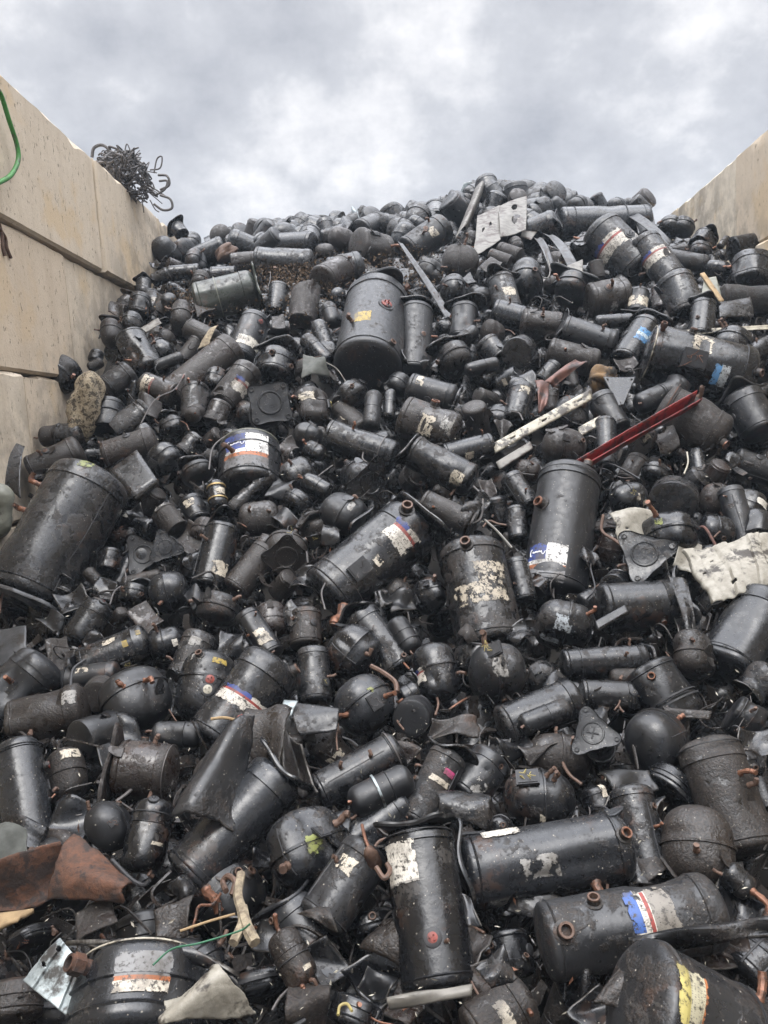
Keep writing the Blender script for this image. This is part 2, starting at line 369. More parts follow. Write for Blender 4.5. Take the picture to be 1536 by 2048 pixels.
def plate(R, style, rng, warp=.0, seg=72, thick=.005):
    """pressed base plate: raised rings, rolled rim, ears with grommet holes; faces +z"""
    th = np.linspace(0, 2 * math.pi, seg, endpoint=False); k = {'tri': 3, 'sq': 4, 'ear': 2}[style]
    ph = rng.uniform(0, 6.28) if style != 'sq' else rng.uniform(0, .6)
    c = .5 + .5 * np.cos(k * (th - ph))
    if style == 'tri': out = R * (.92 + .62 * c ** 2.2)
    elif style == 'sq': out = R * (1.0 + .36 * c ** 2.0)
    else: out = R * (1.0 + .5 * c ** 5)
    fr = [0, .3, .58, .62, .68, .72, .80, .9, .965, 1.0]
    zz = [.0, .0, .0, .05, .05, -.03, -.03, -.02, -.01, .05]
    w = [rng.uniform(-1, 1) for _ in range(6)]; mb = MB()
    def warpz(x, y): return warp * R * (w[0] * np.sin(2.2 * x / R + w[1] * 3) + w[2] * np.sin(2.6 * y / R + w[3] * 3) + w[4] * (x / R) * (y / R))
    for side in (1, -1):
        rows = []
        for a, z in zip(fr[1:], zz[1:]):
            rr = R * .88 * a + 0 * out if a < .75 else out * a
            x, y = rr * np.cos(th), rr * np.sin(th); rows.append(np.stack([x, y, z * R + warpz(x, y) + side * thick / 2], 1))
        V = np.concatenate(rows); f = gridf(seg, len(rows), True); n = len(V); V = np.vstack([V, [[0, 0, side * thick / 2 + warpz(0., 0.)]]])
        for i in range(seg): f.append((n, i, (i + 1) % seg))
        if side < 0: f = [t[::-1] for t in f]
        mb.add(V, f)
    n1 = (len(fr) - 2) * seg; off = mb.n // 2
    mb.f += [(n1 + i, off + n1 + i, off + n1 + (i + 1) % seg, n1 + (i + 1) % seg) for i in range(seg)]
    for i in range(k):
        a = ph + i * 2 * math.pi / k; rr = {'tri': 1.28, 'sq': 1.14, 'ear': 1.24}[style] * R; hr = .105 * R
        cc = np.array([rr * math.cos(a), rr * math.sin(a), 0]); cc[2] = warpz(cc[0], cc[1]) + thick
        t = np.linspace(0, 2 * math.pi, 17); ring = np.stack([cc[0] + hr * np.cos(t), cc[1] + hr * np.sin(t), np.full_like(t, cc[2])], 1)
        mb.add(*tube(ring, hr * .33, 6, False))
        d = [cc + np.array([hr * .7 * math.cos(q), hr * .7 * math.sin(q), -thick * .2]) for q in t[:-1]]; mb.add(d, [tuple(range(16))])
    return mb
LANDMARKS = []   # (px, py, w, label, obj)
CAPS = []        # capsules in the picture for the gap filler
NAMES = dict(cyl=('cylinder_compressor', 'compressor'), tank=('large_compressor', 'compressor'), pot=('dome_compressor', 'compressor'),
             can=('canister', 'canister'), acc=('suction_accumulator', 'accumulator'), torn=('torn_canister', 'torn canister'))
def frame(P0, P1):
    z = norm(P1 - P0); mid = (P0 + P1) / 2; x = norm(CAM - mid); x = x - z * x.dot(z)
    x = norm(x) if np.linalg.norm(x) > 1e-4 else norm(np.cross(z, [0, 0, 1.])); y = np.cross(z, x)
    return Matrix(((x[0], y[0], z[0], P0[0]), (x[1], y[1], z[1], P0[1]), (x[2], y[2], z[2], P0[2]), (0, 0, 0, 1)))
def stub(b, t, ang, kind, root, rng, big=1.):
    p, n = b.pt(t, ang, -.004); R = b.R
    if kind in ('cu', 'pipe'):
        r = min(.013, max(.0045, R * .085)) * big; l = rng.uniform(2.5, 5) * r
        e = p + n * l + np.array([rng.uniform(-.5, .5), rng.uniform(-.5, .5), rng.uniform(-.5, .5)]) * r * 2
        pts = spline([p, p + n * l * .5, e, e + norm(n + np.array([rng.uniform(-1, 1), rng.uniform(-1, 1), rng.uniform(-1, 1)])) * r * rng.uniform(.8, 3)], 4)
        rr = [r * (1.25 if i < 2 else rng.uniform(.8, 1.1)) for i in range(len(pts))]
        obj('copper_stub' if kind == 'cu' else 'pipe_stub', MB().add(*tube(pts, rr, 9)).mesh('stub', MAT['copper' if kind == 'cu' else 'brownpipe']), root)
    elif kind in ('noz', 'cun', 'redn'):
        r = min(.02, R * .13) * big; mb = MB()
        mb.add(*tube([p, p + n * .004, p + n * .006, p + n * r * 1.5], [r * 1.5, r * 1.5, r * 1.1, r], 18, False)); mb.add(*tube([p + n * r * .2, p + n * r * .5], [r * .8, r * .8], 18, True))
        o = obj('nozzle', mb.mesh('nozzle', MAT['paint']), root, COL['m'])
        q = p + n * r * 1.5
        mb = MB(); mb.add(*lathe(q, n, [(r * 1.03, -r * .3), (r * 1.03, 0), (r * .95, r * .05), (r * .70, r * .02), (r * .66, -r * .95)]))
        obj('nozzle_rim', mb.mesh('rim', MAT[{'noz': 'brownpipe', 'cun': 'copper', 'redn': 'redplug'}[kind]]), o)
    elif kind == 'nut':
        r = min(.03, R * .14) * big; mb = MB()
        mb.add(*tube([p, p + n * r * 1.0], [r * .8, r * .8], 14)); mb.add(*tube([p + n * r * 1.0, p + n * r * 1.1, p + n * r * 2.3, p + n * r * 2.4], [r, r * 1.12, r * 1.12, r], 6, False))
        mb.add(*lathe(p, n, [(r * .95, r * 2.35), (r * .9, r * 2.7), (r * .62, r * 2.7), (r * .56, r * 1.3)], 18, True))
        obj('pipe_nut', mb.mesh('nut', MAT['rust'], ang=30), root)
def box_part(b, t, ang, root, rng, big=1.):
    p, n = b.pt(t, ang, .004); zz = np.array([0, 0, 1.]); zz = norm(zz - n * n.dot(zz)); y = np.cross(zz, n); rot = np.stack([y, zz, n], 1)
    s = b.R * .42 * big; mb = MB()
    mb.add(*boxv(p + n * s * .12, (s * 1.5, s * 1.9, s * .3), rot)); mb.add(*boxv(p + n * s * .31, (s * 1.25, s * 1.6, s * .07), rot))
    o = obj('terminal_box', mb.mesh('box', MAT['rubber'], ang=20), root)
    mb = MB()
    for i in range(4):
        a = p + n * s * .3 + y * rng.uniform(-.4, .4) * s + zz * rng.uniform(-.4, .4) * s; pts = [a]
        for q in range(3): pts.append(pts[-1] + (n * rng.uniform(-.1, .5) + y * rng.uniform(-.8, .8) + zz * rng.uniform(-.8, .8)) * s * .7)
        mb.add(*tube(spline(pts, 5), s * .035, 5))
    obj('wire_end', mb.mesh('wires', MAT[rng.choice(['wire', 'yellowwire', 'copper'])]), o)
def plug_part(b, t, ang, root, rng, col='redplug', big=1.):
    p, n = b.pt(t, ang, -.001); r = b.R * .17 * big; mb = MB()
    mb.add(*tube([p, p + n * .004, p + n * .006], [r * 1.5, r * 1.45, r * 1.1], 22)); o = obj('terminal_seat', mb.mesh('seat', MAT['rubber']), root)
    mb = MB(); mb.add(*tube([p + n * .003, p + n * r * .35, p + n * r * .45], [r, r, r * .8], 20))
    u = norm(np.cross(n, [.3, .1, 1.])); w = np.cross(n, u)
    for i in range(3):
        a = i * 2.094 + 2.2; q = p + n * r * .4 + (u * math.cos(a) + w * math.sin(a)) * r * .45; mb.add(*tube([q, q + n * r * .5], [r * .13, r * .1], 6))
    obj('terminal_plug', mb.mesh('plug', MAT[col]), o)
def sticker(b, style, t, ang, h, arc, root):
    nu, nv = 16, 10; V, uv = [], []
    for j in range(nv):
        for i in range(nu):
            u, v = i / (nu - 1), j / (nv - 1); p, n = b.pt(t + (v - .5) * h, ang + (u - .5) * arc, .0022); V.append(p); uv.append((u, v))
    o = obj('sticker', mesh('sticker', np.array(V), gridf(nu, nv), ST[style], uv=uv, ang=80), root)
    if style in ('bwo',):     # white script and swoosh on the blue panel
        mb = MB()
        def P(u, v): return b.pt(t + (v - .5) * h, ang + (u - .5) * arc, .0034)[0]
        a = [P(.10 + .035 * math.cos(q) , .76 + .1 * math.sin(q)) for q in np.linspace(1.0, 5.6, 14)]; mb.add(*tube(a, b.R * .012, 5))
        a = [P(.14 + .0026 * i * 3, .76 + .025 * math.sin(i * 1.9)) for i in range(30)]; mb.add(*tube(a, b.R * .010, 5))
        a = [P(.38 + .1 * q, .78 - .10 * math.sin(q * 3.1)) for q in np.linspace(0, 1, 8)]; mb.add(*tube(a, b.R * .012, 5))
        obj('script_mark', mb.mesh('script', MAT['ink']), o)
def foot_part(b, t, ang, root, rng, col):
    """small welded mounting foot with a hole"""
    p, n = b.pt(t, ang, -.002); zz = np.array([0, 0, 1.]); zz = norm(zz - n * n.dot(zz)); y = np.cross(zz, n); s = b.R * .38
    sg = rng.choice([-1, 1]); pr = [(-.5, 0), (.5, 0), (.5, .5), (.32, 1.15), (0, 1.3), (-.32, 1.15), (-.5, .5)]; mb = MB(); V = []
    for d in (0, .0045):
        for a, c in pr:
            bend = max(0, c - .4) * .5 * s
            V.append(p + y * a * s + sg * zz * (c - .2) * s + n * (d + bend))
    k = len(pr); mb.add(V, [tuple(range(k))[::-1], tuple(range(k, 2 * k))] + [(i, (i + 1) % k, k + (i + 1) % k, k + i) for i in range(k)])
    cc = p + sg * zz * .75 * s + n * (.006 + .35 * .5 * s); tt = np.linspace(0, 2 * math.pi, 13)
    nn = norm(n - sg * zz * .45); u = y; w = np.cross(nn, u)
    mb.add(*tube([cc + (u * math.cos(q) + w * math.sin(q)) * s * .18 for q in tt], s * .05, 5, False))
    obj('mounting_foot', mb.mesh('foot', MAT['paint'], ang=30), root, col)
def place(kind, P0, P1, R, col, label, spec='', rng=None, lod=2, crush=0., auto=True, group=None, wpx=60):
    rng = rng or R0; L = float(np.linalg.norm(P1 - P0)); nm, cat = NAMES[kind]
    c = list(COL[col]); j = rng.uniform(.8, 1.25); c = (c[0] * j, c[1] * j, c[2] * j, min(1, max(0, c[3] + rng.uniform(-.12, .12))))
    mw = frame(P0, P1)
    specs = [s.split() for s in spec.split(';') if s.strip()]
    rich = bool(specs) or (auto and lod == 2)
    b = Body(kind, R, L, rng, lod, crush)
    if kind == 'torn': V, f = torn_tube(R, L, rng)
    else: V, f = b.build()
    if rich:
        root = bpy.data.objects.new(nm, None); C.objects.link(root); root.empty_display_size = .05
        obj('shell', mesh('shell', V, f, MAT['paint']), root, c)
    else: root = obj(nm, mesh(nm, V, f, MAT['paint']), None, c)
    root.matrix_world = mw; tag(root, label, cat, group)
    if rich:
        for s in specs:
            k = s[0]; a = s[1:]
            if k == 'S': sticker(b, a[0], float(a[1]), float(a[2]), float(a[3]), float(a[4]), root)
            elif k[0] == 'P':
                sc = float(a[1]) if len(a) > 1 else 1.; wp = float(a[2]) if len(a) > 2 else .07
                mb = plate(R * sc, a[0], rng, wp); V = np.concatenate(mb.v); z = 0 if k[1] == '0' else L
                if k[1] == '0': V[:, 2] *= -1; fs = [q[::-1] for q in mb.f]
                else: fs = mb.f
                V[:, 2] += z + (.012 * R if z else -.012 * R) ; obj('base_plate', mesh('plate', V, fs, MAT['paint'], ang=32), root, c)
            elif k == 'T': stub(b, float(a[0]), float(a[1]), a[2], root, rng, float(a[3]) if len(a) > 3 else 1.)
            elif k == 'B': box_part(b, float(a[0]), float(a[1]), root, rng, float(a[2]) if len(a) > 2 else 1.)
            elif k == 'K': plug_part(b, float(a[0]), float(a[1]), root, rng, a[2] if len(a) > 2 else 'redplug')
            elif k == 'F': foot_part(b, float(a[0]), float(a[1]), root, rng, c)
            elif k == 'R':      # strap or ring round the body
                t = float(a[0]); mt = a[1]; r = b.rz(t * L) * 1.015; hw = float(a[2]) if len(a) > 2 else .03
                q = np.linspace(0, 2 * math.pi, 41)[:-1]; rows = []
                for dz, dr in ((-hw, 0), (-hw, .004), (hw, .004), (hw, 0)):
                    rows.append(np.stack([(r + dr) * np.cos(q), (r + dr) * np.sin(q), np.full_like(q, t * L + dz * R)], 1))
                obj('strap', mesh('strap', np.concatenate(rows), gridf(40, 4, True), MAT[mt], ang=30), root)
            elif k == 'Z':      # longitudinal welded seam
                pts = [b.pt(t, float(a[0]), .0)[0] for t in np.linspace(.1, .86, 14)]; obj('weld_seam', MB().add(*tube(pts, .0028, 6)).mesh('seam', MAT['rubber']), root)
            elif k == 'X':      # punched cross on an end face
                mb = MB(); z = -.004 if a[0] == '0' else L + .004
                for q in (.6, 2.1): mb.add(*boxv((0, 0, z), (R * .62, R * .06, .004), ((math.cos(q), -math.sin(q), 0), (math.sin(q), math.cos(q), 0), (0, 0, 1))))
                obj('punched_cross', mb.mesh('cross', MAT['rubber'], smooth=False), root)
        if auto and wpx > 38:
            if kind in ('cyl', 'pot', 'tank') and not any(s[0] == 'T' for s in specs):
                for i in range(rng.randint(1, 2)): stub(b, rng.uniform(.3, .85), rng.choice([-1, 1]) * rng.uniform(20, 100), rng.choice(['cu', 'pipe', 'noz', 'noz', 'pipe', 'pipe']), root, rng)
            if kind in ('cyl', 'pot') and rng.random() < .28 and not any(q[0] in 'BZ' for q in specs): pts = [b.pt(t_, zang, .0)[0] for zang in [rng.uniform(-80, 80)] for t_ in np.linspace(.15, .8, 10)]; obj('weld_seam', MB().add(*tube(pts, .002, 5)).mesh('seam', MAT['rubber']), root)
            if kind == 'pot' and wpx > 55 and rng.random() < .35 and not any(q[0] in 'BK' for q in specs): box_part(b, rng.uniform(.3, .6), rng.choice([-1, 1]) * rng.uniform(10, 80), root, rng, rng.uniform(.55, .8))
            if kind == 'cyl' and rng.random() < .35: foot_part(b, rng.uniform(.15, .85), rng.choice([-1, 1]) * rng.uniform(30, 100), root, rng, c)
            if kind == 'pot' and rng.random() < .6: foot_part(b, rng.uniform(.3, .7), rng.choice([-1, 1]) * rng.uniform(45, 110), root, rng, c)
            if kind == 'acc': stub(b, .03, rng.uniform(-60, 60), rng.choice(['cu', 'pipe', 'pipe']), root, rng)
            if kind == 'cyl' and wpx > 55 and rng.random() < .4 and not any(s[0] in 'BK' for s in specs): plug_part(b, rng.uniform(.35, .6), rng.choice([-1, 1]) * rng.uniform(25, 70), root, rng, rng.choice(['rubber', 'brownpipe']))
    return root
def hand(line):
    head, label, spec = (line.split('|') + ['', ''])[:3]; h = head.split(); kind = h[0]
    x0, y0, x1, y1, w = map(float, h[1:6]); col = h[6]; opt = dict(q.split('=') for q in h[7:])
    lift = float(opt.get('l', 0)); mx, my = (x0 + x1) / 2, (y0 + y1) / 2
    D = hit(mx, my); rm = ray(mx, my); D -= lift
    if 'D' in opt: D = float(opt['D'])
    lp = math.hypot(x1 - x0, y1 - y0) / F * D
    dm = float(opt['dm']) if 'dm' in opt else lp * (float(opt['dd']) if 'dd' in opt else .55 * (y0 - y1) / (math.hypot(x1 - x0, y1 - y0) + 1e-6))
    R = w / 2 / F * D
    P0 = CAM + ray(x0, y0) * (D - dm / 2); P1 = CAM + ray(x1, y1) * (D + dm / 2)
    rng = random.Random(int(x0 * 131 + y0 * 17 + w)); lod = 2 if w >= 42 else 1
    o = place(kind, P0, P1, R, col, label.strip(), spec, rng, lod, float(opt.get('c', rng.choice([.1, .2, .3, .5]))), wpx=w)
    LANDMARKS.append((mx, my, w, label.strip(), o)); CAPS.append((x0, y0, x1, y1, w / 2))
    return o
def spot(px, py, lift=0., D=None): return CAM + ray(px, py) * ((hit(px, py) if D is None else D) - lift)
def reg(px, py, w, label, o): LANDMARKS.append((px, py, w, label, o))
def sheet(name, cat, label, quad, mat, bulge=0., amp=.01, thick=.003, lift=.06, nu=26, nv=18, ragged=.0, col=None, ribs=0, depths=None, curl=0., seed=1, holes=(), cap=True):
    """bent plate over four picture corners (tl, tr, br, bl): ragged outline, buckles, real thickness"""
    rng = random.Random(seed); mx = sum(q[0] for q in quad) / 4; my = sum(q[1] for q in quad) / 4; D0 = hit(mx, my)
    K = []
    for i, q in enumerate(quad):
        d = .6 * (hit(*q) - D0) + D0 - lift + (depths[i] if depths else 0); K.append(CAM + ray(*q) * d)
    K = np.array(K); size = np.linalg.norm(K[0] - K[2]); nrm = norm(np.cross(K[1] - K[0], K[3] - K[0]))
    if nrm.dot(CAM - K.mean(0)) < 0: nrm = -nrm
    ph = [(rng.uniform(2, 9), rng.uniform(2, 9), rng.uniform(0, 6), rng.uniform(.3, 1)) for _ in range(6)]; V = []
    re_ = [np.interp(np.arange(40), np.linspace(0, 39, 11), [rng.uniform(-1, 1) for _ in range(11)]) + np.array([rng.uniform(-.18, .18) for _ in range(40)]) for _ in range(4)]
    for j in range(nv):
        for i in range(nu):
            u, v = i / (nu - 1), j / (nv - 1)
            uu, vv = u, v
            if ragged:
                uu = .5 + (u - .5) * (1 - ragged * (.6 + .4 * (re_[0 if u < .5 else 1][j % 40])))
                vv = .5 + (v - .5) * (1 - ragged * (.6 + .4 * (re_[2 if v < .5 else 3][i % 40])))
            p = (K[0] * (1 - uu) + K[1] * uu) * (1 - vv) + (K[3] * (1 - uu) + K[2] * uu) * vv
            z = bulge * size * (4 * v * (1 - v)) + curl * size * (4 * u * (1 - u))
            for q_, (a, b_, c_, w_) in enumerate(ph): z += amp * w_ * (math.sin(a * u * .6 + b_ * v * .6 + c_) if q_ % 2 else 1.1 * abs((((a - 5.5) * u + (b_ - 5.5) * v) * .55 + c_) % 2 - 1))
            if ribs: z += .03 * size * (1 if math.sin(u * ribs * 6.283) > .3 else 0)
            V.append(p + nrm * z)
    V = np.array(V); f = []
    hol = [(hu, hv, hr) for hu, hv, hr in holes]
    for j in range(nv - 1):
        for i in range(nu - 1):
            u, v = (i + .5) / (nu - 1), (j + .5) / (nv - 1)
            if any((u - a) ** 2 + (v - b_) ** 2 < r * r for a, b_, r in hol): continue
            a = j * nu + i; f.append((a, a + 1, a + nu + 1, a + nu))
    me = mesh(name, V, f, MAT[mat], ang=50); o = obj(name, me, None, col)
    md = o.modifiers.new('thickness', 'SOLIDIFY'); md.thickness = thick; md.offset = 0
    if mat in ('paint', 'greyrag', 'greysheet'): me.materials.append(MAT['rim']); md.material_offset_rim = 1
    tag(o, label, cat); reg(mx, my, 50, label, o)
    if cap:
        for a, b_ in ((0, 2), (1, 3)): CAPS.append((quad[a][0], quad[a][1], quad[b_][0], quad[b_][1], 6))
    return o
def strand(name, cat, label, pts, r, mat, lift=.06, seg=7, D=None, parent=None):
    P = [spot(x, y, lift, D) for x, y in pts]
    # keep the strand from diving: smooth its depth
    if D is None and len(P) > 2:
        d = [np.linalg.norm(p - CAM) for p in P]; d = [min(d[i], (d[max(0, i - 1)] + d[min(len(d) - 1, i + 1)]) / 2 + .02) for i in range(len(d))]
        P = [CAM + norm(p - CAM) * q for p, q in zip(P, d)]
    o = obj(name, MB().add(*tube(spline(P, 7), r, seg)).mesh(name, MAT[mat]), parent)
    if parent is None: tag(o, label, cat); reg(pts[len(pts) // 2][0], pts[len(pts) // 2][1], 30, label, o)
    return o
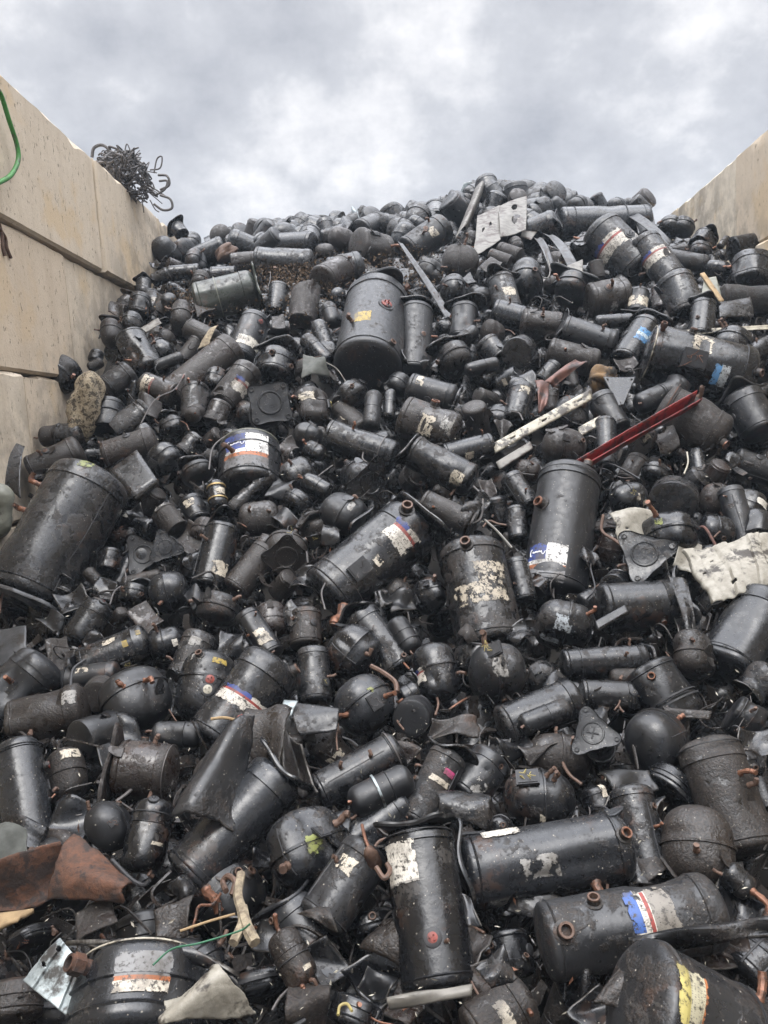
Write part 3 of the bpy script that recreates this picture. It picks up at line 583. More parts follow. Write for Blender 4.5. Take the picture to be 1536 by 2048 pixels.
HAND = '''
pot 97 776 146 722 76 n l=.05|black egg-shaped compressor tipped against the left concrete wall|T .5 30 cu
cyl 288 592 287 560 30 n|small black flanged canister standing against the left wall joint|P1 sq 1.05
cyl 275 632 282 592 42 n|black banded cylinder below the flanged canister by the left wall|F .6 40
pot 262 664 268 626 38 n|small round black pot under the banded cylinder by the wall|
pot 226 692 222 644 46 m|squat black pot touching the left wall under the joint|P1 ear .8
acc 176 738 206 722 22 m|bent pipe-like canister at the foot of the left wall|
acc 188 725 196 702 28 n|small black ball-ended canister beside the left wall|
cyl 258 672 304 748 62 k|dark cylinder leaning right behind a torn pale strip|F .3 -30
acc 308 735 366 712 24 n|slim ribbed black canister lying across the left rubble|
cyl 212 778 266 742 54 n|black cylinder lying deep beside the left wall|
cyl 352 792 282 766 48 b|brown cylinder with a peeling orange and cream sticker ring|S cream .72 0 .3 120;S red .6 0 .06 90
pot 362 664 362 608 52 b|upright brown domed pot beside the grey-green tank|
cyl 374 655 432 682 42 b|short brown stub cylinder under the grey-green tank|
tank 389 607 516 577 80 o l=.08|grey-green tank lying on its side below the leaf litter|P1 sq 1.0;T .2 40 noz;R .38 olive .02
cyl 478 722 514 632 60 s l=.04|shiny cylinder with white sticker band and red wire loop|S white .28 10 .2 110;K .75 20;F .9 50
cyl 342 794 472 690 68 d|long dark brown cylinder lying behind the cream strip|
pot 428 780 436 738 42 n|small pot with a tangle of pipes near the left|T .7 0 pipe;T .6 60 cu
can 389 842 392 776 56 n l=.03|upright black can with rusty nuts on its lid|T .9 10 nut .8;T .95 -30 cu
acc 380 836 398 818 32 b l=.06 dm=.1|small brown canister pointing its end at the viewer|T .1 0 cu
can 424 848 444 808 44 b|short brown can lying among copper bits|
cyl 440 812 502 734 62 b|brown cylinder with a torn cream and red sticker|S rwb .45 15 .3 80
can 464 528 512 524 42 d|purplish brown keg under the torn black bucket|
pot 378 505 386 470 42 s|hazy round pot by the left wall end|
pot 390 540 394 502 42 g|crumpled grey pot below the hazy round pot|
cyl 336 548 402 542 32 n|short pipe stub cylinder lying near the end of the wall|
cyl 420 551 474 547 34 n|small dark cylinder under the purplish keg|
pot 398 580 404 548 42 b|half buried brown pot above the grey-green tank|
cyl 351 452 367 471 30 k D=7.3|single small canister perched on the left wall's end|P0 ear 1.2
can 212 862 218 806 60 k l=.03|black ringed can standing beside the mottled foam lump|R .55 rubber .05
can 228 866 296 818 54 g|grey open-ended can leaning right of the ringed can|R .8 wire .03
pot 352 868 336 838 50 n|black lid-shaped pot with plate ear at left|P1 ear .9
cyl 508 522 628 528 58 g|bluish grey cylinder half under brown leaf litter|
cyl 712 488 776 507 68 b dm=.22 l=.06|brown flat-ended drum lying on the crest, end to the viewer|
cyl 640 562 694 534 60 d dm=.24 l=.08|round brown drum end beside the grey banded cylinder|
cyl 655 548 728 532 62 s l=.02|grey banded cylinder behind the round brown drum|R .5 rubber .03
tank 734 744 757 590 130 k dd=1.2 l=.14|largest shiny black tank with red port and yellow sticker|S yel .33 -22 .12 30;K .52 16;T .95 60 nut .7;T .1 35 noz;P1 ear .80 .2;T .3 -40 pipe;F .17 75
cyl 828 752 834 614 64 k l=.05|plain black flanged cylinder right of the largest shiny tank|P1 ear 1.05
acc 669 652 655 608 32 n l=.03|small upright accumulator left of the largest shiny tank|
acc 657 704 634 644 34 g|pale streaked accumulator leaning left of the shiny tank|
acc 660 728 608 674 34 k l=.04|dark accumulator lying diagonally under the streaked accumulator|
acc 546 688 594 694 30 n|stubby accumulator lying left of the shiny tank|
torn 602 648 614 572 60 d l=.02|brown open-mouthed canister with leaves in it|
can 552 626 559 572 38 n|short black can at the leaf litter edge|
cyl 545 760 560 706 78 k|crumpled black cylinder with a bent pressed plate|P1 sq 1.05 .3
pot 540 806 538 824 84 n dm=.2 l=.06|black pot showing its square pressed base plate|P0 sq .92 .1
pot 631 852 620 782 68 b|brown dome-topped pot with a worn cream sticker|S cream .6 -15 .25 60
pot 686 774 724 801 62 n l=.04|tilted egg-shaped pot below the largest shiny tank|F .5 -80
acc 742 858 748 784 36 g|upright grey accumulator below the largest shiny tank|
acc 778 838 780 780 24 n l=.02|narrow black accumulator standing beside the upright grey accumulator|
pot 788 786 812 754 48 k|small black pot behind the narrow accumulator|
cyl 814 774 912 802 62 k l=.03|black cylinder with a cream sticker lying above the rusty domed tank|S cream .25 -40 .16 50;P1 ear .95 .15
tank 800 832 918 874 88 b l=.05|rusty brown domed tank with a nozzle and flaking sticker|S cream .5 0 .25 60;T .48 -75 cun 1.5;S ghost .8 -20 .2 60
cyl 812 505 892 452 60 k|torn-ended cylinder with sticker scraps near the bent beige panel|S cream .55 -10 .2 50
pot 884 520 958 526 68 b l=.05|dark brown pot with a rusty bald patch under the beige panel|F .8 30
pot 850 562 870 528 48 n|dark pot left of the rusty bald pot|
pot 903 602 906 556 50 n|round black pot with crumpled tabs above the strip end|F .5 30
cyl 924 684 930 612 52 k|black cylinder with a thin bent lid beside the long strip|P1 ear 1.15 .25
acc 914 688 952 658 30 k l=.05|small black accumulator lying before the thin-lidded cylinder|
cyl 1020 632 998 556 56 g l=.03|grey cylinder with a lobed top plate and pale sticker|P1 tri 1.05;S cream .4 30 .25 60
cyl 984 622 1052 642 54 s|smooth grey cylinder lying beside a brown one|
cyl 1040 646 1126 656 58 b|brown cylinder lying end to end with the smooth grey one|F .2 -60
pot 918 744 900 696 74 n l=.02|black pot with a wavy three-eared plate on top|P1 tri .95 .2
acc 930 742 998 726 30 k l=.06|horizontal black accumulator in front of a round drum end|T .1 0 cu
can 1033 708 1042 700 62 n dm=.14 l=.06|round black drum end with a torn rubber cap|K .05 0 rubber
cyl 1002 722 968 682 50 n|black curved cylinder behind the horizontal accumulator|
tank 1118 447 1302 442 62 s D=7.4|hazy long drum lying at the top right of the pile|R .15 rubber .02;R .7 rubber .02
cyl 1283 548 1192 456 88 g l=.05|grey cylinder with torn red and blue sticker below the dark triangular sheet|S rwb .52 -12 .26 110;T .95 -60 cu;S ghost .3 60 .5 40
cyl 1348 566 1284 478 62 g l=.04|grey cylinder with red, white and blue sticker beside its larger twin|S rwb .48 0 .24 120;K .9 -30 rubber
cyl 1322 514 1414 530 38 g|thin grey pipe-like cylinder near the right wall|P1 ear 1.1
torn 1466 502 1540 488 54 k l=.04|torn black shell with a pointed tab by the right wall|
cyl 1500 574 1506 516 78 g|upright grey cylinder at the right edge below the torn shell|
pot 1338 468 1342 440 46 g|hazy pot by the end of the right wall|
pot 1364 468 1368 440 42 n|second hazy pot touching the end of the right wall|
can 1398 492 1416 474 48 n|dark can with an eared lid below the right wall|P1 ear .9
pot 1400 516 1404 490 42 n|dark pot under the eared can near the right wall|
pot 1138 602 1150 560 74 k l=.05|black pot crowned by a crumpled wavy plate|P1 tri 1.05 .35;T .4 -50 cu
cyl 1172 602 1258 590 74 b|dark brown cylinder lying right of the crumpled-plate pot|S ghost .5 30 .2 40
can 1273 628 1279 584 40 k l=.03|small can with a cream body ring and spout|S cream .35 0 .5 150;T .95 0 pipe
cyl 1378 634 1344 556 74 g|grey leaning cylinder behind the olive plate|F .7 -60
tank 1440 596 1560 600 52 g|long grey tank lying at the right edge|
cyl 1400 680 1409 606 50 k l=.05|upright black flanged cylinder standing in the long cream strip|P1 sq 1.0
pot 1050 598 1055 526 72 k l=.03|black seamed pot with dripping marks below the bent scraps|
acc 1188 646 1268 640 30 k|black rubbery accumulator lying among cables|
cyl 1122 658 1232 694 62 k l=.02|black cylinder lying with a lobed plate at its left end|P0 tri .9 .2
cyl 1244 728 1298 646 62 k l=.04|leaning black cylinder with a bright blue sticker|S blue .5 5 .28 50;P1 ear 1.1
tank 1288 704 1508 758 114 k l=.1|long black tank with blue-white sticker at the right|S cream .45 -50 .2 50;S bluew .66 10 .14 45;T .08 -60 nut .8;T .35 -80 noz;T .95 -15 noz 1.2;B .4 -10;R .04 cream .02
pot 1452 712 1476 668 72 n|clam-shaped black pot above the long tank's end|
cyl 1490 716 1546 688 44 k|black cylinder cut by the frame above the long tank|
cyl 1094 702 1198 730 58 b l=.02|muddy brown cylinder above the crumpled copper sheet|
cyl 1028 846 1046 772 54 g l=.02|speckled grey cylinder left of the copper sheet|S cream .7 10 .2 50
acc 1272 812 1372 768 42 k l=.06|black finned accumulator lying on the red trough's upper end|R .5 rubber .04
cyl 1238 862 1194 790 54 n|dark cylinder behind the black triangular plate|
tank 1318 812 1452 880 108 b l=.03|big dull brown tank behind the red trough|T .95 10 cun 1.3;R .1 rust .02;T .4 -70 pipe
cyl 1526 872 1478 786 78 k l=.05|black cylinder with a wavy flange at the right edge|P1 sq 1.02 .2;F .7 -50
can 1214 934 1210 842 44 s|upright smooth grey can behind the red trough|
pot 1084 888 1172 897 74 b|rust-speckled brown pot between cream rail and red trough|F .2 -60
acc 80 874 128 870 44 b|stubby brown end piece beside the left wall|
cyl 112 872 170 868 52 g|grey-brown cylinder at the wall foot under the foam|
cyl 58 946 166 898 64 m|mud-covered cylinder with a holed tag by the left wall|F .7 30;F .5 -40
cyl 206 916 316 882 64 d l=.02|reddish brown cylinder lying above the square box|T .2 60 noz
pot 308 908 348 946 78 k l=.03|wet black dome pot right of the square box|
pot 402 962 386 932 66 n l=.03|black pot with a holed bracket lid|P1 ear .9 .1
cyl 364 912 402 876 46 n|small dark cylinder above the holed bracket lid|
acc 438 1018 431 962 36 k l=.06|small drier canister with brass rings|R .3 brass .08;R .75 brass .1;S cream .5 20 .25 90
tank 44 1206 194 946 160 g l=.1|biggest tank at left with a long weld seam and square base|P0 sq 1.1;Z 30;S ygr .93 -20 .08 24;T .55 -95 cu;T .75 -95 cu
tank 500 990 500 884 126 k dd=.7|black drum with blue-white sticker and pale top rim|S bwo .48 -8 .6 84;R .9 olive .015
cyl 462 1022 542 946 34 n l=.03|slim black cylinder leaning in front of the stickered drum|
acc 446 944 508 968 30 n l=.05|small black accumulator crossing the stickered drum's foot|
can 356 1062 324 1022 52 m l=.02|muddy flat-lidded can tilted to the left|S ghost .9 0 .1 60
pot 286 1108 292 1122 62 n dm=.14 l=.04|pot showing its three-eared ringed base plate|P0 tri .98
pot 330 1094 336 1106 52 n dm=.14 l=.07|second smaller three-eared base plate overlapping the first|P0 tri .95
cyl 414 1182 448 1050 72 k l=.08|upright black cylinder with a white worn sticker and torn top|S cream .26 22 .22 60;P1 ear .95 .35
pot 400 1085 418 1040 62 d|dull purple-brown pot behind the torn-top cylinder|
can 215 1142 222 1102 46 n|short dark can above the red-wired canister|
pot 300 1196 378 1172 88 k l=.05|shiny black pot with a belt seam and looped foot|F .1 60;T .3 20 cu
pot 262 1212 272 1170 60 n|black torn-lipped pot left of the belt-seamed pot|P1 ear .9 .3
acc 146 1290 206 1204 66 k l=.06|dark canister with a ring cap and red wires|K .95 0;R .97 wire .05
acc 244 1168 324 1148 28 m|tape-wrapped accumulator above the belt-seamed pot|
pot 428 1246 446 1190 84 g l=.04|grey pot with a row of holes in its tag|F .6 -40;F .4 -70
cyl 400 1044 378 996 48 k|dark cylinder with a cream scrap, behind the brass-ringed drier|S cream .6 -10 .3 60
cyl 466 1184 538 1096 62 b|brown cylinder wedged left of the four-lobed plate|
cyl 652 868 794 917 66 k l=.05|black cylinder with end band above the triangular plate|R .78 wire .03;T .35 -60 cu
acc 610 893 648 912 36 n l=.06|small black canister with a bright copper nib|T .1 -20 cu 1.4
pot 588 866 644 884 62 n|black pot behind the copper-nibbed canister|
cyl 822 900 948 966 68 n l=.06|black cylinder with worn cream sticker and bent end flange|S cream .8 15 .2 60;P0 ear 1.05 .3
cyl 886 912 988 888 48 s|grey cylinder with stained sticker under the cream rail|S cream .45 30 .2 50
pot 742 966 706 952 76 k dm=.2 l=.07|black pot facing out with a large three-eared plate|P0 tri .98;S ygr .3 -60 .15 30
pot 566 962 624 932 62 n|black pot above the necked canister|F .1 -60
acc 606 958 662 990 42 k l=.04|black neck canister joined above a lipped pot|T .05 0 cu
pot 726 1046 648 1008 86 k l=.07|shiny lipped pot right of a holed bracket|P0 ear .95 .25;S ghost .3 30 .15 40
pot 582 1024 612 992 66 k|dark round pot behind the shiny lipped pot|
pot 573 1114 572 1080 76 m dm=.16 l=.07|muddy pot showing a four-lobed square base plate|P0 sq .96
pot 478 1042 560 1030 64 b|brown pot left of the four-lobed plate pot|F .7 40
tank 646 1200 836 1040 130 k l=.12|big central black tank with red, white and blue sticker|S rwb .72 2 .2 60;S cream .46 10 .07 20;T .9 -28 noz 1.3;B .3 0 .8;T .04 35 cu 1.8;R .19 wire .008;P1 ear 1.05
cyl 842 1003 944 1050 54 m l=.05|muddy cylinder with a triangular plate seen edge-on|P1 tri 1.15;T .3 0 cu
tank 984 1302 938 1086 130 n l=.07|mud-caked tank with a hole and paper scraps|S smear .42 0 .22 120;S smear .6 30 .2 70;T .86 -5 noz 1.2
pot 866 1222 850 1162 82 k|dark pot with an angular bracket beside the mud-caked tank|F .7 0
cyl 806 1344 716 1226 76 k l=.04|long black cylinder with a torn flange leaning left|P1 sq 1.0 .3;T .1 30 noz
acc 828 1306 788 1238 50 k l=.09|accumulator strapped along the long leaning cylinder|R .3 rubber .03
pot 668 1272 744 1334 98 k l=.07|black dome pot with a seam ring and ear tag|F .1 -60;T .85 -20 pipe
pot 888 1406 858 1290 88 k l=.08|shiny pot with red-pink sticker scraps|S rwb .45 -50 .25 40;F .95 -10
pot 938 1352 1050 1342 132 g l=.1|large grey pot with a rusty ear at its lower left|F .2 60;S ghost .45 -10 .3 40
cyl 630 1410 625 1296 66 g l=.03|upright grey cylinder with pale speckles|B .3 40 .6
cyl 548 1314 488 1226 54 k l=.06|black cylinder with a ragged white sticker leaning left|S cream .35 10 .35 60
cyl 612 1296 610 1218 62 b|dark brown cylinder behind a bent brown strip|
pot 546 1272 540 1206 64 d|dark rusty pot behind the white-stickered leaning cylinder|F .7 0
tank 1106 1198 1142 940 126 k l=.07|tall black tank with blue, white and orange sticker|S bwo .16 -22 .26 72;T .6 -45 cun 1.3;T .98 45 cun 1.1;R .9 rubber .01
cyl 1062 1016 1018 950 48 k l=.06|twin black canister with a crushed sleeve|T .3 20 cu
cyl 1037 1082 1030 1014 38 k l=.05|narrow black cylinder left of the tall tank|
cyl 1052 1206 1030 1118 48 k l=.1|plain black cylinder before the tall tank's sticker|
pot 1222 1008 1292 990 64 k l=.02|black seamed pot with two cream scraps|S cream .6 0 .15 30;S cream .75 30 .15 30
can 1345 1008 1350 992 92 n dm=.16 l=.03|large round black drum end seen face on|
can 1279 887 1292 876 50 n dm=.1 l=.06|round can end with a scratched label|S cream .02 0 .05 60
pot 1310 966 1318 934 60 k l=.02|wet black pot with a pale stub|T .6 0 pipe
pot 1336 1118 1326 1036 116 k l=.07|dented black dome pot above white crumpled metal|T .8 -15 cu;S ygr .6 -10 .2 20
pot 1289 1108 1296 1150 84 k dm=.2 l=.12|three-eared base plate pot in front of the dented dome pot|P0 tri .98
pot 1398 1058 1468 1066 64 k|black pot with a square tag near the white sheets|F .5 0
cyl 1494 1092 1458 976 48 s|shiny grey cylinder standing right of the round drum end|
cyl 1196 1218 1358 1208 98 k l=.05|black cylinder ending in a large torn plate|P1 tri 1.05 .3;T .7 40 cun .8
pot 1070 1238 1184 1268 98 k l=.1|black pot with two flaking white-blue stickers|S flake .45 -5 .35 40;S flake .3 55 .35 30;F .95 0
cyl 1122 1332 1296 1320 64 k l=.07|black cylinder lying with a lobed end right of the mud-caked tank|P1 ear .95 .3;R .2 rubber .01
acc 1160 1212 1198 1192 46 k|small dark canister left of a black lid|
can 1226 1178 1240 1164 58 k dm=.1 l=.04|round black lid under the three-eared base plate pot|
tank 1446 1348 1542 1196 124 s l=.08|shiny grey cylinder running out of frame at right|R .12 rubber .01
pot 1392 1356 1384 1262 84 m l=.07|mud-crusted pot with a black bracket arm|F .4 40;F .3 50;T .6 0 cu
pot 1088 1366 1080 1352 66 n dm=.14|open pot with loose yellow terminal wires|B .1 0 .8
cyl 1000 1458 1158 1394 88 k l=.07|thick black cylinder with a twin canister in front|T .9 30 cu
acc 1040 1454 1140 1414 46 k l=.14|flat-sided canister strapped to the thick black cylinder|
cyl 1158 1390 1270 1396 62 n l=.03|dark cylinder with a tan connector on its end|K .9 -20 ivory;F .9 30
acc 1218 1355 1302 1355 38 b l=.06|small cone-nosed brown canister|T .97 0 pipe
pot 1186 1466 1200 1500 70 k dm=.2 l=.12|three-cornered base plate marked with a punched cross|P0 tri 1.0;X 0
pot 1292 1496 1334 1476 120 k dm=.16 l=.1|perfectly round black dome facing the viewer|F .95 60
tank 1290 1332 1368 1450 112 k|ribbed black tank with a torn band and copper nozzle|T .25 0 cun;R .62 rubber .03;R .7 rubber .03
pot 1056 1510 1182 1522 94 b|dark brown pot behind the wired terminal pot|
pot 1006 1590 1150 1602 112 k l=.08|black pot with an open wired terminal box|B .3 -40 1.;S cream .5 40 .08 18
cyl 1304 1766 1258 1572 86 g l=.08|long worn cylinder between two rows at right|R .1 rubber .02;F .1 60
tank 1496 1712 1410 1478 126 m l=.06|large dark cylinder with domed lid at the right|R .9 rubber .015
pot 1400 1776 1390 1612 128 b l=.12|brown square-shouldered pot with a thick seam|T .35 0 pipe
cyl 1214 1648 1184 1576 58 k l=.03|short dark cylinder with a cream tag|S cream .8 40 .4 25
acc 1446 1738 1504 1786 54 n l=.1|dark canister with a glowing copper end at right|T .95 -10 cu 1.8
torn 1535 1620 1512 1560 64 k|torn oval can mouth at the right edge|
tank -26 1444 98 1318 114 s l=.06 c=1|dented bright grey cylinder at the left edge|R .8 rubber .01
cyl 18 1454 176 1410 98 b l=.06 c=1|dented dusty brown cylinder below the bright grey one|S ghost .85 -30 .2 40
cyl 160 1340 302 1282 80 k l=.05|black cylinder with two small yellow tags|S yel .7 -22 .08 22;S yel .9 -40 .06 16;S cream .5 -50 .2 20;B .62 35 .6;P0 tri .95
pot 300 1302 372 1278 76 k l=.05|rounded black dome at the end of the yellow-tagged cylinder|S white .75 0 .14 22
cyl 126 1364 240 1348 58 k l=.04|black cylinder with a cream strip and a wire hoop|S cream .4 -40 .25 30
can 192 1394 204 1378 62 b dm=.1 l=.07|tilted torn lid on a small can|
pot 302 1450 246 1350 120 k l=.12|big round black pot with two copper pins|T .6 -10 cu;T .55 35 cu
pot 394 1446 427 1306 108 k l=.1|black lidded pot with yellow label and two round ports|S yel .78 18 .08 34;K .5 5;K .36 5 ivory;S ghost .8 -35 .1 30
cyl 362 1366 406 1266 70 g l=.05|speckled grey cylinder with a torn foot flange|P0 ear .9 .3;S ghost .7 -10 .2 50
tank 424 1500 552 1318 134 g l=.07|large grey-brown tank with a shredded red and white sticker|S rwb .45 5 .16 120;T .3 10 redn 1.2;T .95 50 noz 1.2
can 158 1482 238 1454 80 k l=.09 dm=.14|flat-ended black can facing left of the round-ended canister|F .6 -50
acc 304 1468 404 1470 50 k l=.06|round-ended black canister with a copper dot|T .02 0 cun .8
pot 140 1606 124 1500 84 m l=.03|muddy pot with a worn patch beside the glossy cylinder|S cream .75 20 .2 60;T .2 -30 pipe
tank 62 1700 32 1484 98 s l=.08|glossy upright cylinder with an orange plug at the left edge|T .7 85 redn 1.2;R .88 rubber .012
cyl 232 1538 352 1548 112 d l=.06|dusty brown cylinder behind a tall triangular plate|P0 tri 1.08;R .9 wire .015
pot 205 1662 232 1640 88 k dm=.14 l=.08|round dark pot with dangling cream bits|B .05 0 .5
acc 278 1746 314 1598 88 k l=.08|upright dark canister with a grey dome and terminal|R .76 rubber .02;K .93 -10 rubber;S cream .35 30 .05 40
tank 370 1762 566 1540 122 s l=.1|long glossy cylinder lying below the torn black hood|P1 sq 1.02 .15;T .06 40 cu 1.8;R .12 rubber .01
cyl 286 1900 282 1826 96 n|black cylinder under the rust-red sheet|T .6 60 cu
tank 262 2110 286 1912 262 s dd=.7 l=.1|big tank in the lower left corner with a rusty nut|S wo .55 2 .4 50;T .72 -55 nut 1.0;R .9 cream .012
pot 762 1456 696 1366 120 s l=.09|smooth grey pot with a diagonal seam and copper pipes|T .3 50 cu;T .45 -40 cu;S ygr .5 20 .12 24
cyl 634 1594 802 1498 86 k l=.06|long black cylinder above a steel-banded canister|R .9 wire .03
acc 700 1614 824 1552 68 k l=.12|black canister with a bright steel band|R .45 galv .07;T .03 -20 cu
acc 800 1402 838 1378 48 k l=.05|small black canister with a pink copper nib|T .05 0 cu 1.2
can 822 1438 832 1424 74 k dm=.14 l=.03|round black can end in shadow below the shiny pot|
cyl 826 1652 902 1504 76 g l=.08|grey cylinder with pink and cream stickers|S pink .7 25 .08 40;S cream .56 10 .08 70;P1 ear 1.05 .3
cyl 926 1598 990 1508 82 s l=.05|smooth shiny cylinder right of the pink-stickered one|S ghost .25 20 .3 50
acc 996 1662 1006 1650 48 k dm=.1 l=.08|small round canister end with a hole|T .03 0 noz 1.5
pot 646 1762 586 1624 138 k l=.12|big pot with a yellow-green mottled sticker|S ygr .38 20 .3 50;T .3 -40 pipe 1.3;T .55 75 pipe 1.2
tank 690 1704 820 1606 84 s|smooth dark cylinder in the shade above the filter drier|
tank 882 1990 832 1652 142 k l=.14|tall front cylinder with white label and red terminal|S white .74 -38 .26 62;K .28 0;P1 sq 1.03 .15;R .92 rubber .012;T .25 20 pipe .6
cyl 636 1848 744 1692 108 g l=.13|grey cylinder with a flaking sticker and torn lower edge|S cream .62 -25 .2 45
tank 924 1750 1258 1690 142 s l=.1|long horizontal cylinder with flaked white stickers|S white .25 -65 .22 30;S ghost .42 10 .25 40;S ghost .2 60 .2 30;T .92 -15 cun 1.2;T .72 55 cu 1.6;F .9 -60;P0 ear 1.0 .2
tank 1080 1886 1440 1818 144 g l=.12|long tank with a blue, white and red smeared sticker|S wbr .58 -10 .26 90;T .3 -45 noz 1.3;T .1 -8 noz 1.6;B .45 55 1.2
tank 1262 1992 1560 2152 232 g l=.22 dd=.1|large cylinder in the lower right corner with yellow label|S yw .17 -26 .2 62;R .62 rubber .01
acc 612 1972 558 1862 70 b l=.12|dusty accumulator with copper ends in the foreground|R .45 rubber .02;T .02 -20 cu 1.2;T .97 0 cu 1.2;S cream .2 30 .08 30
cyl 636 1912 570 1806 98 s l=.03|shiny cylinder behind the dusty foreground accumulator|P1 ear 1.0 .2
pot 520 2000 512 1938 120 k|black pot in the dark bottom centre-left|R .5 rubber .05
pot 742 1820 756 1880 110 k|black pot in the gap left of the tall front cylinder|T .4 0 noz
cyl 700 2060 720 1996 104 k l=.05|black cylinder cut by the bottom edge|T .7 0 cu
tank 940 2080 1060 1990 110 b l=.05|brown torn-sticker cylinder at the bottom right of the tall front cylinder|S cream .5 0 .2 60;T .8 20 cu
cyl 1010 1860 1030 1960 90 k|black cylinder in the gap below the long horizontal cylinder|
cyl 20 2050 30 1960 120 b|brown rusty cylinder in the bottom left corner|
pot 70 1900 60 1860 110 k|dark pot behind the galvanised bracket|
cyl 420 1985 380 1915 120 k l=.02|black drum under the round dark cover|
tank 1480 1960 1536 1900 110 g|grey ribbed cylinder behind the yellow-labelled cylinder|Z -20;Z 20
pot 1480 1500 1500 1560 80 k|dark pot in the gap by the right edge|
cyl 1460 1420 1520 1460 80 k|black cylinder in the shade at the right edge|
tank 1330 1600 1360 1560 120 k|dark cylinder behind the brown square-shouldered pot|
'''
for ln in HAND.strip().split('\n'): hand(ln)

# ------------------------------------------------ loose scrap: sheets, rails, plates, strips
K_ = COL['k']; N_ = COL['n']
sheet('metal_box', 'box', 'square dusty metal box cover with two slots lying above the big left tank', [(222, 944), (276, 904), (318, 966), (270, 1000)], 'paint', .0, .001, .035, .13, 8, 8, col=COL['n'])
sheet('rain_gutter', 'gutter', 'long faded red trough lying across the right side of the pile', [(1130, 934), (1394, 782), (1405, 796), (1141, 948)], 'red', -.10, .004, .004, .30, 30, 12, seed=3)
sheet('metal_rail', 'rail', 'cream painted angle rail with bolts lying up to the right', [(986, 888), (1180, 780), (1186, 797), (990, 908)], 'cream', .0, .002, .012, .12, 20, 6, .0, seed=4, holes=[(.2, .5, .03), (.5, .5, .03), (.85, .5, .03)])
sheet('metal_rail', 'rail', 'short cream rail end behind the rust-speckled pot', [(1156, 856), (1200, 832), (1204, 850), (1160, 874)], 'cream', .0, .002, .01, .08, 10, 6, seed=5)
sheet('metal_rail', 'rail', 'thin pale inner flange beneath the cream angle rail', [(992, 926), (1060, 884), (1066, 898), (1000, 940)], 'beige', .0, .002, .01, .06, 10, 6, seed=15)
sheet('sheet_panel', 'metal sheet', 'large crumpled white metal sheet with ribs at the right edge', [(1356, 1104), (1545, 1074), (1550, 1196), (1416, 1230)], 'whitesheet', .06, .036, .003, .20, 54, 40, .10, ribs=3, seed=6, holes=[(.25, .3, .02), (.35, .8, .03), (.1, .5, .02)])
sheet('sheet_panel', 'metal sheet', 'white crumpled metal behind the dented dome pot', [(1214, 1030), (1318, 1018), (1330, 1090), (1232, 1092)], 'whitesheet', .05, .016, .003, .10, 30, 24, .16, seed=7, holes=[(.25, .6, .03), (.32, .75, .03)])
sheet('sheet_panel', 'metal sheet', 'narrow white metal tongue between two white sheets', [(1362, 1062), (1408, 1092), (1392, 1160), (1340, 1136)], 'whitesheet', .04, .01, .003, .07, 18, 14, .2, seed=8)
sheet('sheet_panel', 'metal sheet', 'crumpled off-white sheet in the bottom left foreground', [(330, 2010), (440, 1950), (530, 2030), (330, 2090)], 'whitesheet', .10, .034, .003, .28, 44, 36, .16, seed=9)
sheet('metal_bracket', 'bracket', 'galvanised ribbed bracket with bolt holes at the lower left', [(122, 1876), (176, 1940), (148, 2046), (44, 1962)], 'galv', .02, .006, .004, .2, 44, 40, .04, ribs=2, seed=10, holes=[(.2, .15, .05), (.15, .55, .05), (.85, .6, .04)])
sheet('rusted_shell', 'rusty sheet', 'torn rust-red steel shell in the lower left', [(156, 1676), (278, 1770), (262, 1822), (90, 1812)], 'rust', .16, .02, .007, .20, 40, 30, .12, seed=11, curl=.08)
sheet('rusted_shell', 'rusty sheet', 'narrow rust-red torn edge reaching the left frame', [(-20, 1770), (150, 1690), (100, 1812), (-20, 1826)], 'rust', -.10, .028, .005, .16, 34, 26, .2, seed=12)
sheet('torn_sheet', 'torn sheet', 'dark torn skin with mossy rim at the left edge', [(-20, 1645), (64, 1664), (58, 1742), (-20, 1770)], 'greyrag', .05, .012, .004, .16, 22, 22, .18, seed=13)
sheet('bark_piece', 'wood scrap', 'pale wood chip at the left edge under the rust', [(-20, 1832), (72, 1822), (40, 1846), (-20, 1872)], 'wood', .03, .003, .012, .16, 14, 8, .1, seed=14)
sheet('torn_sheet', 'torn sheet', 'fan-shaped dark brown plate under the rust-red shell', [(150, 1826), (226, 1788), (240, 1850), (152, 1890)], 'paint', .03, .006, .005, .16, 20, 18, .14, COL['d'], seed=16)
sheet('torn_hood', 'torn shell', 'large torn black hood bent open in the lower left middle', [(392, 1520), (520, 1446), (470, 1664), (342, 1662)], 'paint', .02, .022, .006, .26, 36, 34, .12, COL['g'], curl=.10, seed=17)
sheet('torn_hood', 'torn shell', 'curled black flap right of the torn hood', [(556, 1424), (602, 1490), (640, 1596), (566, 1560)], 'paint', -.10, .012, .006, .20, 24, 22, .14, COL['b'], curl=-.16, seed=18)
sheet('torn_hood', 'torn shell', 'bent bracket plate beside the smooth grey pot', [(568, 1404), (684, 1420), (676, 1462), (596, 1476)], 'paint', .04, .008, .005, .16, 22, 16, .12, COL['n'], seed=19)
sheet('small_plate', 'metal plate', 'small bare grey plate with a square hole', [(568, 1400), (596, 1404), (582, 1434), (560, 1426)], 'galv', 0, .001, .003, .22, 8, 8, seed=20, holes=[(.3, .6, .13)])
sheet('torn_sheet', 'torn sheet', 'curled black shell below the shiny cylinder right of centre', [(868, 1588), (988, 1596), (976, 1664), (880, 1650)], 'paint', .12, .01, .006, .2, 26, 20, .1, COL['n'], curl=.05, seed=21)
sheet('torn_sheet', 'torn sheet', 'dark wavy black rim plate arching over the yellow-labelled cylinder', [(1250, 1878), (1548, 1850), (1548, 1884), (1256, 1912)], 'paint', .08, .012, .008, .30, 30, 10, .05, COL['n'], seed=22)
